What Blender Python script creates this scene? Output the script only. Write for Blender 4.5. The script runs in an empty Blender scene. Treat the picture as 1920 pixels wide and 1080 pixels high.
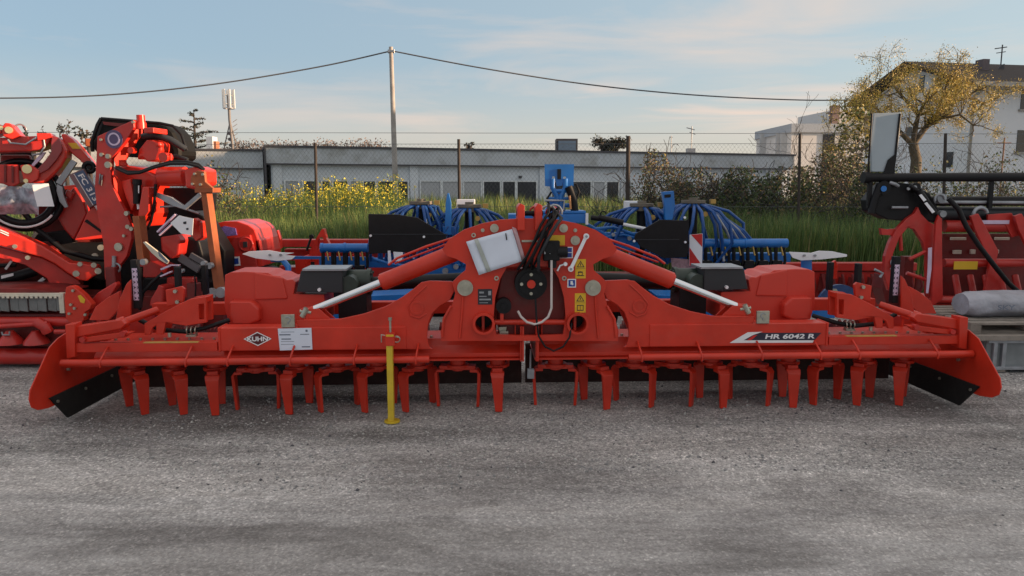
import bpy, bmesh, math, random
import numpy as np
from mathutils import Vector, Matrix, noise
from mathutils.geometry import tessellate_polygon
S = bpy.context.scene
C = S.collection
random.seed(7); rng = np.random.default_rng(11)
FPX = 1397.0; PITCH = math.radians(7.7); CAMH = 1.65
cp, sp = math.cos(PITCH), math.sin(PITCH)
def ray(px, py):
    x = (px-960)/FPX; v = (540-py)/FPX
    return (x, cp+v*sp, -sp+v*cp)
def P(px, py, Y):
    x, y, z = ray(px, py); t = Y/y
    return (x*t, Y, CAMH+z*t)
class Frame:
    def __init__(s, ox, oy, deg=0.0, oz=0.0):
        s.o = (ox, oy, oz); s.a = math.radians(deg); s.c = math.cos(s.a); s.s = math.sin(s.a)
    def L(s, px, py, d=0.0):
        x, y, z = ray(px, py)
        t = (d-(s.o[0]*s.s-s.o[1]*s.c))/(-x*s.s+y*s.c)
        wx, wy, wz = x*t-s.o[0], y*t-s.o[1], CAMH+z*t-s.o[2]
        return (wx*s.c+wy*s.s, d, wz)
    def uz(s, px, py, d=0.0):
        a = s.L(px, py, d); return (a[0], a[2])
    def poly(s, pts, d=0.0):
        return [s.uz(px, py, d) for px, py in pts]
    def slant(s, pts, k, d=0.0):
        # outline on a plate that recedes towards the right: depth grows k metres per pixel
        x0 = min(q[0] for q in pts)
        return [s.L(px, py, d+(px-x0)*k) for px, py in pts]
    def path(s, pts, d=0.0):
        return [s.L(p[0], p[1], p[2] if len(p) > 2 else d) for p in pts]
# ---------------------------------------------------------------- materials
def M(name, col, rough=0.5, metal=0.0, var=0.12, scale=8.0, bump=0.0, bscale=60.0, dirt=0.0, dirtcol=(0.2,0.18,0.15), coat=0.0, spec=0.5, emis=None, trans=0.0):
    m = bpy.data.materials.new(name); m.use_nodes = True
    nt = m.node_tree; N = nt.nodes; b = N['Principled BSDF']
    tc = N.new('ShaderNodeTexCoord')
    nz = N.new('ShaderNodeTexNoise'); nz.inputs['Scale'].default_value = scale; nz.inputs['Detail'].default_value = 5
    nt.links.new(tc.outputs['Object'], nz.inputs['Vector'])
    mr = N.new('ShaderNodeMapRange'); mr.inputs[1].default_value = 0.3; mr.inputs[2].default_value = 0.7
    mr.inputs[3].default_value = 1-var; mr.inputs[4].default_value = 1+var
    nt.links.new(nz.outputs['Fac'], mr.inputs[0])
    mx = N.new('ShaderNodeMix'); mx.data_type = 'RGBA'; mx.blend_type = 'MULTIPLY'; mx.inputs[0].default_value = 1
    mx.inputs[6].default_value = (*col, 1); nt.links.new(mr.outputs[0], mx.inputs[7])
    out = mx.outputs[2]
    if dirt > 0:
        n2 = N.new('ShaderNodeTexNoise'); n2.inputs['Scale'].default_value = scale*2.3; n2.inputs['Detail'].default_value = 9; n2.inputs['Roughness'].default_value = 0.7
        nt.links.new(tc.outputs['Object'], n2.inputs['Vector'])
        m2 = N.new('ShaderNodeMapRange'); m2.inputs[1].default_value = 0.5; m2.inputs[2].default_value = 0.75; m2.inputs[4].default_value = dirt
        nt.links.new(n2.outputs['Fac'], m2.inputs[0])
        x2 = N.new('ShaderNodeMix'); x2.data_type = 'RGBA'; x2.inputs[7].default_value = (*dirtcol, 1)
        nt.links.new(m2.outputs[0], x2.inputs[0]); nt.links.new(out, x2.inputs[6]); out = x2.outputs[2]
    nt.links.new(out, b.inputs['Base Color'])
    rr = N.new('ShaderNodeMapRange'); rr.inputs[3].default_value = max(0.03, rough-0.1); rr.inputs[4].default_value = min(1, rough+0.12)
    nt.links.new(nz.outputs['Fac'], rr.inputs[0]); nt.links.new(rr.outputs[0], b.inputs['Roughness'])
    b.inputs['Metallic'].default_value = metal; b.inputs['Specular IOR Level'].default_value = spec
    b.inputs['Coat Weight'].default_value = coat; b.inputs['Coat Roughness'].default_value = 0.15
    if trans: b.inputs['Transmission Weight'].default_value = trans
    if bump > 0:
        n3 = N.new('ShaderNodeTexNoise'); n3.inputs['Scale'].default_value = bscale; n3.inputs['Detail'].default_value = 4
        nt.links.new(tc.outputs['Object'], n3.inputs['Vector'])
        bp = N.new('ShaderNodeBump'); bp.inputs['Strength'].default_value = bump; bp.inputs['Distance'].default_value = 0.02
        nt.links.new(n3.outputs['Fac'], bp.inputs['Height']); nt.links.new(bp.outputs[0], b.inputs['Normal'])
    return m
RED = M('red_paint', (0.58,0.032,0.013), 0.40, var=0.16, scale=4, dirt=0.10, dirtcol=(0.30,0.17,0.13), coat=0.15, bump=0.08, bscale=22, spec=.4)
DIRTY_DARK = M('soiled_shade_steel', (0.035,0.014,0.012), 0.8, var=.4, scale=12, dirt=.5, dirtcol=(.06,.05,.045))  # soiled near-black, also carries the darkness under the harrow in its colour
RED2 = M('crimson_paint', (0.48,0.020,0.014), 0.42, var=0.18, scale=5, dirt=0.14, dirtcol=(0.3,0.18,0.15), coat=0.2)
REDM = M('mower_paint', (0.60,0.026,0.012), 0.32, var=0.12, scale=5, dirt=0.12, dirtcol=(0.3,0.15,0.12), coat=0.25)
REDD = M('dark_red_paint', (0.16,0.010,0.009), 0.5, var=0.25, scale=6, dirt=0.4, dirtcol=(0.1,0.06,0.05))  # darker red, used on rollers, inner bodies and recessed parts
PLAST = M('red_plastic', (0.60,0.045,0.026), 0.42, var=0.05, scale=3, bump=0.03, bscale=120)
BROWN = M('rust_orange_steel', (0.32,0.085,0.028), 0.6, var=0.2, scale=9, dirt=0.35, dirtcol=(0.2,0.06,0.02))
BLUE = M('blue_paint', (0.008,0.16,0.52), 0.38, var=0.12, scale=5, coat=0.2, dirt=0.12)
HOSEB = M('blue_hose', (0.008,0.075,0.28), 0.35, var=0.2, scale=14)
NAVY = M('navy_steel', (0.02,0.05,0.12), 0.5)
BLK = M('black_plastic_and_dark_fill', (0.006,0.006,0.008), 0.5, var=0.3, scale=9, spec=.3, dirt=0.06, dirtcol=(0.08,0.075,0.07))  # also used for the dark fills behind gaps and in hollows
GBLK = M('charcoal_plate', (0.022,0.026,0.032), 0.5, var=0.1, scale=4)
RUB = M('rubber', (0.007,0.007,0.007), 0.75, var=0.2, dirt=0.15, dirtcol=(0.1,0.09,0.08))
ZINC = M('zinc', (0.44,0.43,0.36), 0.35, 0.75, var=0.15, scale=25)
CHROME = M('chrome_rod', (0.75,0.77,0.80), 0.16, 1.0, var=0.03)
GREY = M('grey_steel', (0.33,0.35,0.38), 0.4, 0.5, var=0.2, scale=10)
GREEN = M('dark_green_casting', (0.028,0.045,0.036), 0.5, var=0.3, scale=12)
YEL = M('yellow_paint', (0.66,0.46,0.03), 0.45, var=0.12, dirt=0.3, dirtcol=(0.3,0.2,0.05))
PALEY = M('faded_yellow_tape', (0.48,0.30,0.08), 0.5, var=.2, scale=20)
YDEC = M('yellow_sticker', (0.72,0.44,0.02), 0.45, var=0.03)
WHT = M('white_sheet', (0.84,0.86,0.90), 0.45, var=0.04)
WPAP = M('printed_paper', (0.70,0.76,0.88), 0.35, var=0.04, coat=0.3)
INK = M('ink', (0.02,0.022,0.03), 0.6)
INKG = M('grey_ink', (0.16,0.19,0.25), 0.6)
BDEC = M('blue_sticker', (0.012,0.05,0.30), 0.4)
WDEC = M('white_vinyl', (0.80,0.80,0.82), 0.4, var=0.03)
RDEC = M('red_vinyl', (0.6,0.02,0.02), 0.4)
NAVDEC = M('dark_navy_vinyl', (0.02,0.02,0.045), 0.35)
LILAC = M('pinkish_vinyl', (0.62,0.50,0.66), 0.4)
CREAM = M('cream_flap', (0.62,0.58,0.48), 0.6, var=0.15)
SLATM = M('grey_flap', (0.17,0.18,0.18), 0.7, var=0.2, bump=0.2)
# ---------------------------------------------------------------- mesh builder
class MB:
    def __init__(s): s.v = []; s.f = []; s.m = []; s.sm = []; s.cur = 0
    def add(s, vs, fs, smooth=False):
        n = len(s.v); s.v += [tuple(v) for v in vs]
        for f in fs: s.f.append(tuple(i+n for i in f)); s.m.append(s.cur); s.sm.append(smooth)
        return s
    def mat(s, i): s.cur = i; return s
    def box(s, x0, x1, y0, y1, z0, z1):
        return s.add([(x0,y0,z0),(x1,y0,z0),(x1,y1,z0),(x0,y1,z0),(x0,y0,z1),(x1,y0,z1),(x1,y1,z1),(x0,y1,z1)],
              [(0,3,2,1),(4,5,6,7),(0,1,5,4),(1,2,6,5),(2,3,7,6),(3,0,4,7)])
    def prism(s, outer, d0, d1, holes=(), axis='y'):
        # outline in (u,z), extruded in depth; axis 'x': outline in (d,z), extruded along u
        loops = [list(outer)]+[list(h) for h in holes]
        flat = [p for l in loops for p in l]
        tris = tessellate_polygon([[Vector((p[0], p[1], 0)) for p in l] for l in loops])
        n = len(flat)
        if axis == 'y': vs = [(p[0], d0, p[1]) for p in flat]+[(p[0], d1, p[1]) for p in flat]
        elif axis == 'x': vs = [(d0, p[0], p[1]) for p in flat]+[(d1, p[0], p[1]) for p in flat]
        else: vs = [(p[0], p[1], d0) for p in flat]+[(p[0], p[1], d1) for p in flat]
        fs = [tuple(t) for t in tris]+[tuple(i+n for i in reversed(t)) for t in tris]
        k = 0
        for l in loops:
            m = len(l)
            for i in range(m):
                a, b = k+i, k+(i+1) % m
                fs.append((a, b, b+n, a+n))
            k += m
        return s.add(vs, fs)
    def plate(s, p3, th):
        tris = tessellate_polygon([[Vector((q[0], q[2], 0)) for q in p3]]); n = len(p3)
        vs = [tuple(q) for q in p3]+[(q[0]-th*.3, q[1]+th, q[2]) for q in p3]
        fs = [tuple(t) for t in tris]+[tuple(i+n for i in reversed(t)) for t in tris]+[(i, (i+1) % n, (i+1) % n+n, i+n) for i in range(n)]
        return s.add(vs, fs)
    def tube(s, pts, r, seg=10, caps=True, flat=1.0):
        pts = [Vector(p) for p in pts]; n = len(pts)
        rs = r if isinstance(r, (list, tuple)) else [r]*n
        vs = []; fs = []; up = None
        for i, p in enumerate(pts):
            if i == 0: t = pts[1]-p
            elif i == n-1: t = p-pts[i-1]
            else: t = (pts[i+1]-p).normalized()+(p-pts[i-1]).normalized()
            if t.length < 1e-9: t = Vector((0,0,1))
            t.normalize()
            if up is None:
                a = Vector((0,0,1)) if abs(t.z) < 0.9 else Vector((0,1,0))
                up = t.cross(a).normalized()
            else:
                up = (up-t*up.dot(t))
                if up.length < 1e-6: up = t.orthogonal()
                up.normalize()
            w = t.cross(up)
            for k in range(seg):
                a = 2*math.pi*k/seg
                vs.append(p+(up*math.cos(a)+w*math.sin(a)*flat)*rs[i])
        for i in range(n-1):
            for k in range(seg):
                k2 = (k+1) % seg
                fs.append((i*seg+k, i*seg+k2, (i+1)*seg+k2, (i+1)*seg+k))
        s.add(vs, fs, True)
        if caps:
            s.add(vs[:seg], [tuple(range(seg))]); s.add(vs[-seg:], [tuple(reversed(range(seg)))])
        return s
    def cyl(s, c, axis, r, h, seg=20):
        c = Vector(c); a = {'x':Vector((1,0,0)),'y':Vector((0,1,0)),'z':Vector((0,0,1))}[axis]
        return s.tube([c-a*h/2, c+a*h/2], r, seg)
    def ring(s, c, r0, r1, d0, d1, seg=28):
        # flat annulus facing along y
        o = [(c[0]+r1*math.cos(2*math.pi*k/seg), c[1]+r1*math.sin(2*math.pi*k/seg)) for k in range(seg)]
        i = [(c[0]+r0*math.cos(2*math.pi*k/seg), c[1]+r0*math.sin(2*math.pi*k/seg)) for k in range(seg)]
        return s.prism(o, d0, d1, [i])
    def torus(s, c, R, r, ax='y', seg=32, sr=8, a0=0, a1=2*math.pi):
        pts = []
        full = abs(a1-a0-2*math.pi) < 1e-6
        for k in range(seg+1):
            a = a0+(a1-a0)*k/seg
            x, y = R*math.cos(a), R*math.sin(a)
            pts.append((c[0]+x, c[1], c[2]+y) if ax == 'y' else (c[0], c[1]+x, c[2]+y) if ax == 'x' else (c[0]+x, c[1]+y, c[2]))
        return s.tube(pts, r, sr, not full)
    def obar(s, a, b, w, d0, d1):
        # flat bar of width w in the u-z plane from a to b, thickness d0..d1
        a = Vector(a); b = Vector(b); t = (b-a).normalized(); n = Vector((-t.y, t.x))*w/2
        return s.prism([a-n, b-n, b+n, a+n], d0, d1)
    def flip(s):
        s.v = [(-x, y, z) for x, y, z in s.v]; s.f = [tuple(reversed(f)) for f in s.f]; return s
    def build(s, name, mats, parent=None, bevel=0.0, loc=None, recalc=True):
        if not isinstance(mats, (list, tuple)): mats = [mats]
        me = bpy.data.meshes.new(name); me.from_pydata(s.v, [], s.f)
        for m in mats: me.materials.append(m)
        me.polygons.foreach_set('material_index', s.m); me.polygons.foreach_set('use_smooth', s.sm)
        if recalc:
            bm = bmesh.new(); bm.from_mesh(me)
            bmesh.ops.recalc_face_normals(bm, faces=bm.faces); bm.to_mesh(me); bm.free()
        o = bpy.data.objects.new(name, me); C.objects.link(o)
        if parent: o.parent = parent
        if loc: o.location = loc
        if bevel > 0:
            b = o.modifiers.new('bevel', 'BEVEL'); b.width = bevel; b.segments = 2; b.limit_method = 'ANGLE'; b.angle_limit = 0.6
            b.use_clamp_overlap = True
        return o
def thing(name, label, cat, fr=None, group=None, loc=(0,0,0), rot=0):
    o = bpy.data.objects.new(name, None); C.objects.link(o); o.empty_display_size = 0.1
    if fr: o.location = fr.o; o.rotation_euler = (0,0,fr.a)
    else: o.location = loc; o.rotation_euler = (0,0,rot)
    o['label'] = label; o['category'] = cat
    if group: o['group'] = group
    return o
def tag(o, label, cat, group=None, kind=None):
    if label: o['label'] = label
    if cat: o['category'] = cat
    if group: o['group'] = group
    if kind: o['kind'] = kind
    return o
def text(mb, s, at, h, d, ang=0, width=None, bold=0.0, shear=0.0, th=0.0012):
    # lettering added to a builder: at=(u,z) centre, h cap height, on the plane y=d, facing -y
    cu = bpy.data.curves.new('t', 'FONT'); cu.body = s; cu.size = 1.0; cu.offset = bold; cu.extrude = 0.0; cu.shear = shear; cu.resolution_u = 3
    ob = bpy.data.objects.new('t', cu); me = bpy.data.meshes.new_from_object(ob)
    co = [v.co.copy() for v in me.vertices]
    x0 = min(c.x for c in co); x1 = max(c.x for c in co); y0 = min(c.y for c in co); y1 = max(c.y for c in co)
    ky = h/(y1-y0); kx = (width/(x1-x0)) if width else ky
    ca, sa = math.cos(ang), math.sin(ang); vs = []
    for c in co:
        x = (c.x-(x0+x1)/2)*kx; y = (c.y-(y0+y1)/2)*ky
        vs.append((at[0]+x*ca-y*sa, d-th, at[1]+x*sa+y*ca))
    mb.add(vs, [tuple(p.vertices) for p in me.polygons])
    bpy.data.objects.remove(ob); bpy.data.curves.remove(cu); bpy.data.meshes.remove(me)
def np_mesh(name, verts, faces_n, mats, midx=None, parent=None):
    """verts (n,3); faces_n list of (array (k,m)) with the same m each"""
    me = bpy.data.meshes.new(name)
    me.vertices.add(len(verts)); me.vertices.foreach_set('co', np.asarray(verts, dtype=np.float32).ravel())
    tot = sum(f.size for f in faces_n); nf = sum(len(f) for f in faces_n)
    me.loops.add(tot); me.polygons.add(nf)
    me.loops.foreach_set('vertex_index', np.concatenate([f.ravel() for f in faces_n]).astype(np.int32))
    sizes = np.concatenate([np.full(len(f), f.shape[1]) for f in faces_n])
    st = np.concatenate([[0], np.cumsum(sizes)[:-1]])
    me.polygons.foreach_set('loop_start', st.astype(np.int32))
    for m in mats: me.materials.append(m)
    if midx is not None: me.polygons.foreach_set('material_index', np.concatenate(midx).astype(np.int32))
    me.update(calc_edges=True); me.validate()
    o = bpy.data.objects.new(name, me); C.objects.link(o)
    if parent: o.parent = parent
    return o
def leaf_mesh(name, cen, size, mats, parent=None, aspect=0.5, droop=0.0, weights=None):
    n = len(cen); a = rng.normal(size=(n,3)); a[:,2] -= droop; a /= np.linalg.norm(a, axis=1)[:,None]
    b = rng.normal(size=(n,3)); b -= (b*a).sum(1)[:,None]*a; b /= np.linalg.norm(b, axis=1)[:,None]
    s = size*rng.uniform(0.6, 1.4, n)[:,None]
    cen = np.asarray(cen)
    v = np.stack([cen-a*s, cen+b*s*aspect, cen+a*s, cen-b*s*aspect], 1).reshape(-1,3)
    f = np.arange(n*4).reshape(n,4)
    mi = rng.choice(len(mats), n, p=weights)
    return np_mesh(name, v, [f], mats, [mi], parent)
# ================================================================= POWER HARROW
H = Frame(0.12, 5.30, 2.6)
har = thing('power_harrow', 'long red folding power harrow with twin hydraulic rams and rows of tines, across the foreground', 'power harrow', H)
for s in (-1, 1):
    def B(mb, name, mat, par=har, bevel=0.003):
        if s > 0: mb.flip()
        return mb.build(name, mat, par, bevel)
    # rotor casing
    m = MB(); m.prism([(.03,.425),(.03,.452),(.10,.50),(.13,.545),(.44,.545),(.46,.41),(.05,.41)], -3.10, -.05, axis='x')
    cas = B(m, 'rotor_casing', RED)
    m = MB(); m.prism([(.0,.405),(.5,.405),(.5,.417),(.0,.417)], -3.11, -.045, axis='x')
    B(m, 'casing_flange', RED, cas, 0)
    # bolts along the casing top
    m = MB()
    for k in range(34):
        m.cyl((-3.0+k*.088, .16, .553), 'z', .011, .016, 6)
    B(m, 'bolt_row', ZINC, cas, 0)
    # inner end plate pair at the hinge
    m = MB()
    m.box(-.062, -.050, -.03, .45, .40, .66); m.box(-.10,-.092,-.0,.40,.546,.68)
    B(m, 'hinge_plate', RED)
    # stepped bar above the crash bar
    a = H.uz(135, 643, .0); b = H.uz(410, 656, .0)
    m = MB(); m.box(a[0], b[0]-.002, -.02, .028, b[1]-.005, a[1])
    B(m, 'step_bar', RED)
    m = MB(); m.box(a[0]+.5, a[0]+.88, -.0216, .02, a[1]-.003, a[1]+.0016)
    B(m, 'yellow_stripe', PALEY, bevel=0)
    # lower crash bar with clamps
    z = H.uz(400, 678, -.10)[1]
    x0, x1 = H.uz(115, 678, -.10)[0], H.uz(805, 678, -.10)[0]
    m = MB(); m.tube([(x0,-.10,z),(x1,-.10,z)], .0255, 14)
    bar = B(m, 'crash_bar', RED, bevel=0)
    for k, px in enumerate((190, 350, 428, 545, 664, 780)):
        u = H.uz(px, 678, -.10)[0]
        c = MB(); c.torus((u,-.10,z), .028, .0055, 'x', 18, 6)
        c.tube([(u,-.12,z-.028),(u,-.13,z),(u+.004,-.10,z+.035),(u+.012,-.03,z+.09),(u+.012,.02,z+.10)], .008, 6)
        B(c, 'bar_clamp', RED, bar, 0)
    # longitudinal toolbox beam
    a = H.uz(410, 615, -.02); b = H.uz(762, 655, -.02)
    m = MB(); m.box(a[0], b[0], -.022, .13, b[1], a[1])
    beam = B(m, 'main_beam', RED, bevel=.006)
    m = MB(); m.box(a[0]-.006, a[0]+.01, -.03, .14, b[1]-.004, a[1]+.004); B(m, 'beam_cap', RED, beam, .004)
    # wing arm plate
    pts = [(812,654),(762,654),(757,616),(577,614),(560,612),(556,600),(577,598.5),(640,597),(681,588),(723,574),(754,557),(776,541),(790,529),(806,526),(848,527),(852,545),
           (844,562),(826,572),(810,588),(803,608),(801,632),(806,650)]
    m = MB(); m.prism(H.poly(pts, .01), -.012, .018)
    arm = B(m, 'wing_arm', RED, bevel=.005)
    m = MB(); m.prism(H.poly([(790,640),(762,640),(757,618),(577,610),(560,606),(577,601),(640,600),(681,591),(723,577),(754,560),(776,544),(800,530),(840,530)], .12), .11, .135)
    B(m, 'rear_arm_plate', RED, arm, .004)
    c = H.uz(782, 577, .0); m = MB(); m.ring(c, .036, .050, -.019, -.011); m.cyl((c[0],-.012,c[1]),'y',.036,.006); B(m, 'pivot_boss', RED, arm, .002)
    m = MB(); m.tube(H.path([(800,536),(778,556),(764,574),(770,592),(786,597),(800,588)], -.014), .006, 6)
    B(m, 'weld_rib', RED, arm, 0)
    # hydraulic ram
    A1 = Vector(H.L(872, 466, .07)); A2 = Vector(H.L(717, 529, .07)); A3 = Vector(H.L(590, 580, .07))
    m = MB(); m.tube([A1, A2], .062, 26); d = (A2-A1).normalized()
    m.tube([A2-d*.002, A2+d*.012], .052, 22)
    ram = B(m, 'ram_barrel', RED, bevel=.004)
    m = MB(); m.tube([A2, A3], .028, 20); B(m, 'ram_rod', CHROME, ram, 0)
    m = MB(); m.tube([A3, A3+d*.05], .034, 6); e = A3+d*.085
    m.cyl(e, 'y', .042, .07, 18)
    B(m, 'rod_eye', RED, ram, 0)
    m = MB(); q = Vector(H.L(572, 586, .03)); m.tube([q-Vector((.02,0,.03)), q+Vector((.015,0,.03))], .024, 10); m.tube([q-Vector((.035,0,-.01)), q+Vector((.045,0,.0))], .016, 6)
    B(m, 'pin_nut', ZINC, ram, 0)
    m = MB()
    for k in (.02, .12): m.prism(H.poly([(556,600),(566,578),(600,578),(625,600)], .05), k, k+.012)
    B(m, 'ram_lug', RED, arm, .003)
    # side hose along the ram
    m = MB(); m.tube(H.path([(850,446,.1),(800,462,.12),(745,484,.12),(728,497,.11)]), .009, 8); m.tube(H.path([(845,455,.14),(800,472,.15),(740,494,.14)]), .007, 8)
    B(m, 'hydraulic_pipe', RED, ram, 0)
    # zinc square plate with a hook shaped mark
    a = H.uz(527, 590, -.03); b = H.uz(553, 614, -.03)
    m = MB(); m.box(a[0], b[0], -.035, -.013, b[1]+.001, a[1]); pl = B(m, 'zinc_plate', ZINC, bevel=.002)
    cx, cz = (a[0]+b[0])/2, (a[1]+b[1])/2
    m = MB(); m.torus((cx,-.036,cz+.012), .018, .004, 'y', 14, 6, -1.4, 2.6); m.tube([(cx+.002,-.037,cz-.006),(cx,-.037,cz-.022)], .004, 6); B(m, 'wire_hook', GREY, pl, 0)
    # rotors and tines
    PH = {-1:[92,5,128,128,142,106,-4,80,54,46], 1:[5,64,40,35,72,42,98,150,135,125]}[s]
    for k in range(10):
        u = s*(.22+.3*k)
        rt = MB(); rt.cyl((0,0,-.045),'z',.058,.09,22); rt.cyl((0,0,-.085),'z',.085,.02,22); rt.cyl((0,0,.03),'z',.066,.04,20)
        ph = math.radians(PH[k]); cx, cy = math.cos(ph), -math.sin(ph)
        rt.cyl((0,0,-.108),'z',.045,.03,8)
        # clamp arms to both tines
        n = Vector((-cy, cx))*.05
        for q in (1,-1):
            A = Vector((cx*.02*q, cy*.02*q)); Bp = Vector((cx*.135*q, cy*.135*q))
            rt.prism([A-n, Bp-n*.75, Bp+n*.75, A+n], -.112, -.082, axis='z')
        ro = rt.build('rotor', RED, har, .003, loc=(u,.22,.405))
        for q in (1,-1):
            tn = MB(); w0 = (.050,.051,.046,.037,.026)
            prof = [(.095,-.118),(.150,-.120),(.163,-.140),(.158,-.26),(.150,-.405)]
            vs = []; fs = []
            for (r, z), w in zip(prof, w0):
                tvec = Vector((-cy, cx)); o = Vector((cx*q, cy*q))
                th = .011
                nrm = (0,0,th) if z > -.125 else (o.x*th, o.y*th, 0)
                for sg, ww in ((-1,w),(1,w)):
                    pos = o*r+tvec*ww*sg
                    # trailing twist
                    pos = pos+tvec*(.010*(z+.12)/-.28)
                    vs.append((pos.x+nrm[0], pos.y+nrm[1], z+nrm[2])); vs.append((pos.x-nrm[0], pos.y-nrm[1], z-nrm[2]))
            L_ = len(prof)
            for i in range(L_-1):
                a_ = i*4; b_ = a_+4
                fs += [(a_,a_+2,b_+2,b_),(a_+1,b_+1,b_+3,a_+3),(a_,b_,b_+1,a_+1),(a_+2,a_+3,b_+3,b_+2)]
            fs += [(0,1,3,2),(L_*4-4,L_*4-2,L_*4-1,L_*4-3)]
            tn.add(vs, fs)
            tn.build('tine', RED, ro, .003)
    m = MB(); m.box(-3.04,-.015,.60,.625,.075,.40); m.box(-3.04,-.015,.57,.5995,.36,.40); B(m, 'levelling_shade_board', DIRTY_DARK)  # board added to darken the space under the harrow
    # packer roller behind
    m = MB(); m.cyl((-1.58,1.12,.24),'x',.17,2.95,26)
    for k in range(26):
        u = -3.02+k*.116
        pts = []
        for j in range(28):
            a = 2*math.pi*j/28+k*.11; r = .245 if j % 2 else .195
            pts.append((1.12+r*math.cos(a), .24+r*math.sin(a)))
        m.prism(pts, u, u+.02, axis='x')
    B(m, 'packer_roller', REDD, bevel=0)
    m = MB(); m.box(-3.05,-.1,.90,1.0,.60,.70); m.box(-3.05,-3.03,.45,1.2,.25,.62); m.box(-.14,-.12,.45,1.2,.25,.62); m.box(-2.2,-2.1,.42,.95,.50,.60); m.box(-1.2,-1.1,.42,.95,.50,.60)
    B(m, 'roller_frame', RED, bevel=.004)
    # end deflector: red plate with black rubber skirt, toeing forward
    ue = -3.31 if s < 0 else -3.27
    out = [(-.02,.60),(.10,.62),(1.35,.55),(1.42,.20),(.9,.135),(.3,.135),(-.20,.150),(-.32,.172),(-.385,.21),(-.405,.27),(-.385,.33),(-.13,.56)]
    m = MB(); m.prism(out, ue-.006, ue+.004, axis='x')
    dp = B(m, 'side_deflector', RED, bevel=.003)
    m = MB(); m.prism([(-.20,.22),(.0,.020),(1.15,.008),(1.3,.20)], ue+.006, ue+.018, axis='x'); B(m, 'rubber_skirt', RUB, dp, 0)
    m = MB()
    for d_, z_ in ((-.12,.175),(.25,.165),(.65,.16),(1.0,.165),(.05,.36),(.12,.40)): m.cyl((ue+.018,d_,z_),'x',.011,.02,8)
    B(m, 'skirt_bolt', ZINC, dp, 0)
    m = MB(); m.box(ue+.02, -3.05, -.02, .03, .39, .43); m.box(ue+.005,-3.05,.15,.20,.50,.56); B(m, 'deflector_mount', RED, dp, .003)
    # outer link arm and posts
    m = MB(); m.prism(H.poly([(125,608),(143,606),(143,668),(128,672)], -.02), -.04, .06); B(m, 'end_post', RED, bevel=.004)
    m = MB(); m.prism(H.poly([(143,611),(232,598),(240,606),(232,614),(150,630),(143,630)], .03), -.01, .08); la = B(m, 'link_arm', RED, bevel=.008)
    m = MB(); m.tube(H.path([(226,606,.05),(262,593,.14),(296,581,.22)]), .027, 14); m.tube(H.path([(222,609,.045),(236,603,.07)]), .045, 14); B(m, 'link_tube', RED, la, 0)
    m = MB(); m.prism(H.poly([(160,632),(205,626),(235,622),(250,622),(235,632),(162,641)], -.01), -.03, .03); B(m, 'lower_link', RED, bevel=.004)
    m = MB(); m.cyl(H.L(157,636,-.03),'y',.02,.05,12); m.cyl(H.L(232,625,-.03),'y',.02,.05,12); B(m, 'link_pin', RED2, la, 0)
    m = MB()
    br = [(275,605),(318,580),(360,559),(390,555),(391,603),(352,609),(315,603),(310,625),(297,625),(297,608),(290,613),(286,626),(275,626)]
    m.prism(H.poly(br, .16), .12, .15, [H.poly([(376,569),(386,568),(386,597),(377,598)], .16)]); m.prism(H.poly(br, .16), .24, .27)
    m.prism(H.poly([(364,560),(390,556),(390,566),(364,570)], .16), .15, .24)
    bk = B(m, 'adjuster_bracket', RED, bevel=.004)
    m = MB(); m.prism(H.poly([(312,543),(322,541),(342,536),(348,541),(345,566),(315,574)], .3), .28, .31); B(m, 'bracket_ear', RED, bk, .004)
    m = MB(); m.cyl(H.L(329,546,.27),'y',.014,.03,8); m.cyl(H.L(333,566,.27),'y',.014,.03,8); m.cyl(H.L(318,628,.1),'z',.014,.03,8); B(m, 'bracket_bolt', ZINC, bk, 0)
    m = MB(); m.tube(H.path([(262,600,.25),(285,612,.24),(312,619,.2),(350,622,.16),(385,615,.2),(430,600,.3)]), .017, 10); B(m, 'drain_hose', BLK, bevel=0)
    m = MB(); q = H.L(358, 620, .14)
    for k in (-.03,.0,.03): m.torus((q[0]+k,q[1]+.02,q[2]), .026, .005, 'x', 12, 6)
    m.box(q[0]-.035,q[0]+.035,q[1]-.01,q[1]+.04,q[2]-.045,q[2]-.03); B(m, 'hose_clamp', ZINC, bevel=0)
    # depth scale post with decal, black posts
    m = MB(); a = H.uz(246,487,.5); b = H.uz(264,578,.5); m.box(a[0],b[0],.48,.54,b[1],a[1]); ps = B(m, 'depth_post', BLK, bevel=.004)
    m = MB(); u0, z1 = H.uz(246,503,.48); u1, z0 = H.uz(261,563,.48); m.box(u0+.004,u1,.4776,.4795,z0,z1)
    n = 6
    m.mat(1)
    for k in range(n):
        zz = z0+(z1-z0)*(k+.1)/n; hh = (z1-z0)/n*.62
        for q in (0,1): m.prism([(u0+.008+q*.026,zz),(u0+.028+q*.026,zz+hh*.5),(u0+.008+q*.026,zz+hh),(u0+.014+q*.026,zz+hh*.5)], .4762, .4775)
    B(m, 'scale_decal', [LILAC, NAVDEC], ps, 0)
    m = MB(); a = H.uz(327,500,.42); b = H.uz(339,545,.42); m.box(a[0],b[0],.40,.46,b[1],a[1]); B(m, 'black_post', BLK, bevel=.005)
    m = MB(); a = H.uz(378,497,.62); b = H.uz(390,552,.62); m.box(a[0],b[0],.60,.66,b[1],a[1]); B(m, 'black_post', BLK, bevel=.005)
    # upright fender like side plates near end
    m = MB(); m.prism(H.poly([(218,600),(225,560),(238,532),(246,524),(246,606),(232,612)], .45), .44, .46); m.prism(H.poly([(168,600),(180,575),(205,556),(226,545),(224,580),(205,600)], .6), .59, .62)
    B(m, 'roller_side_plate', RED, bevel=.004)
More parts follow.
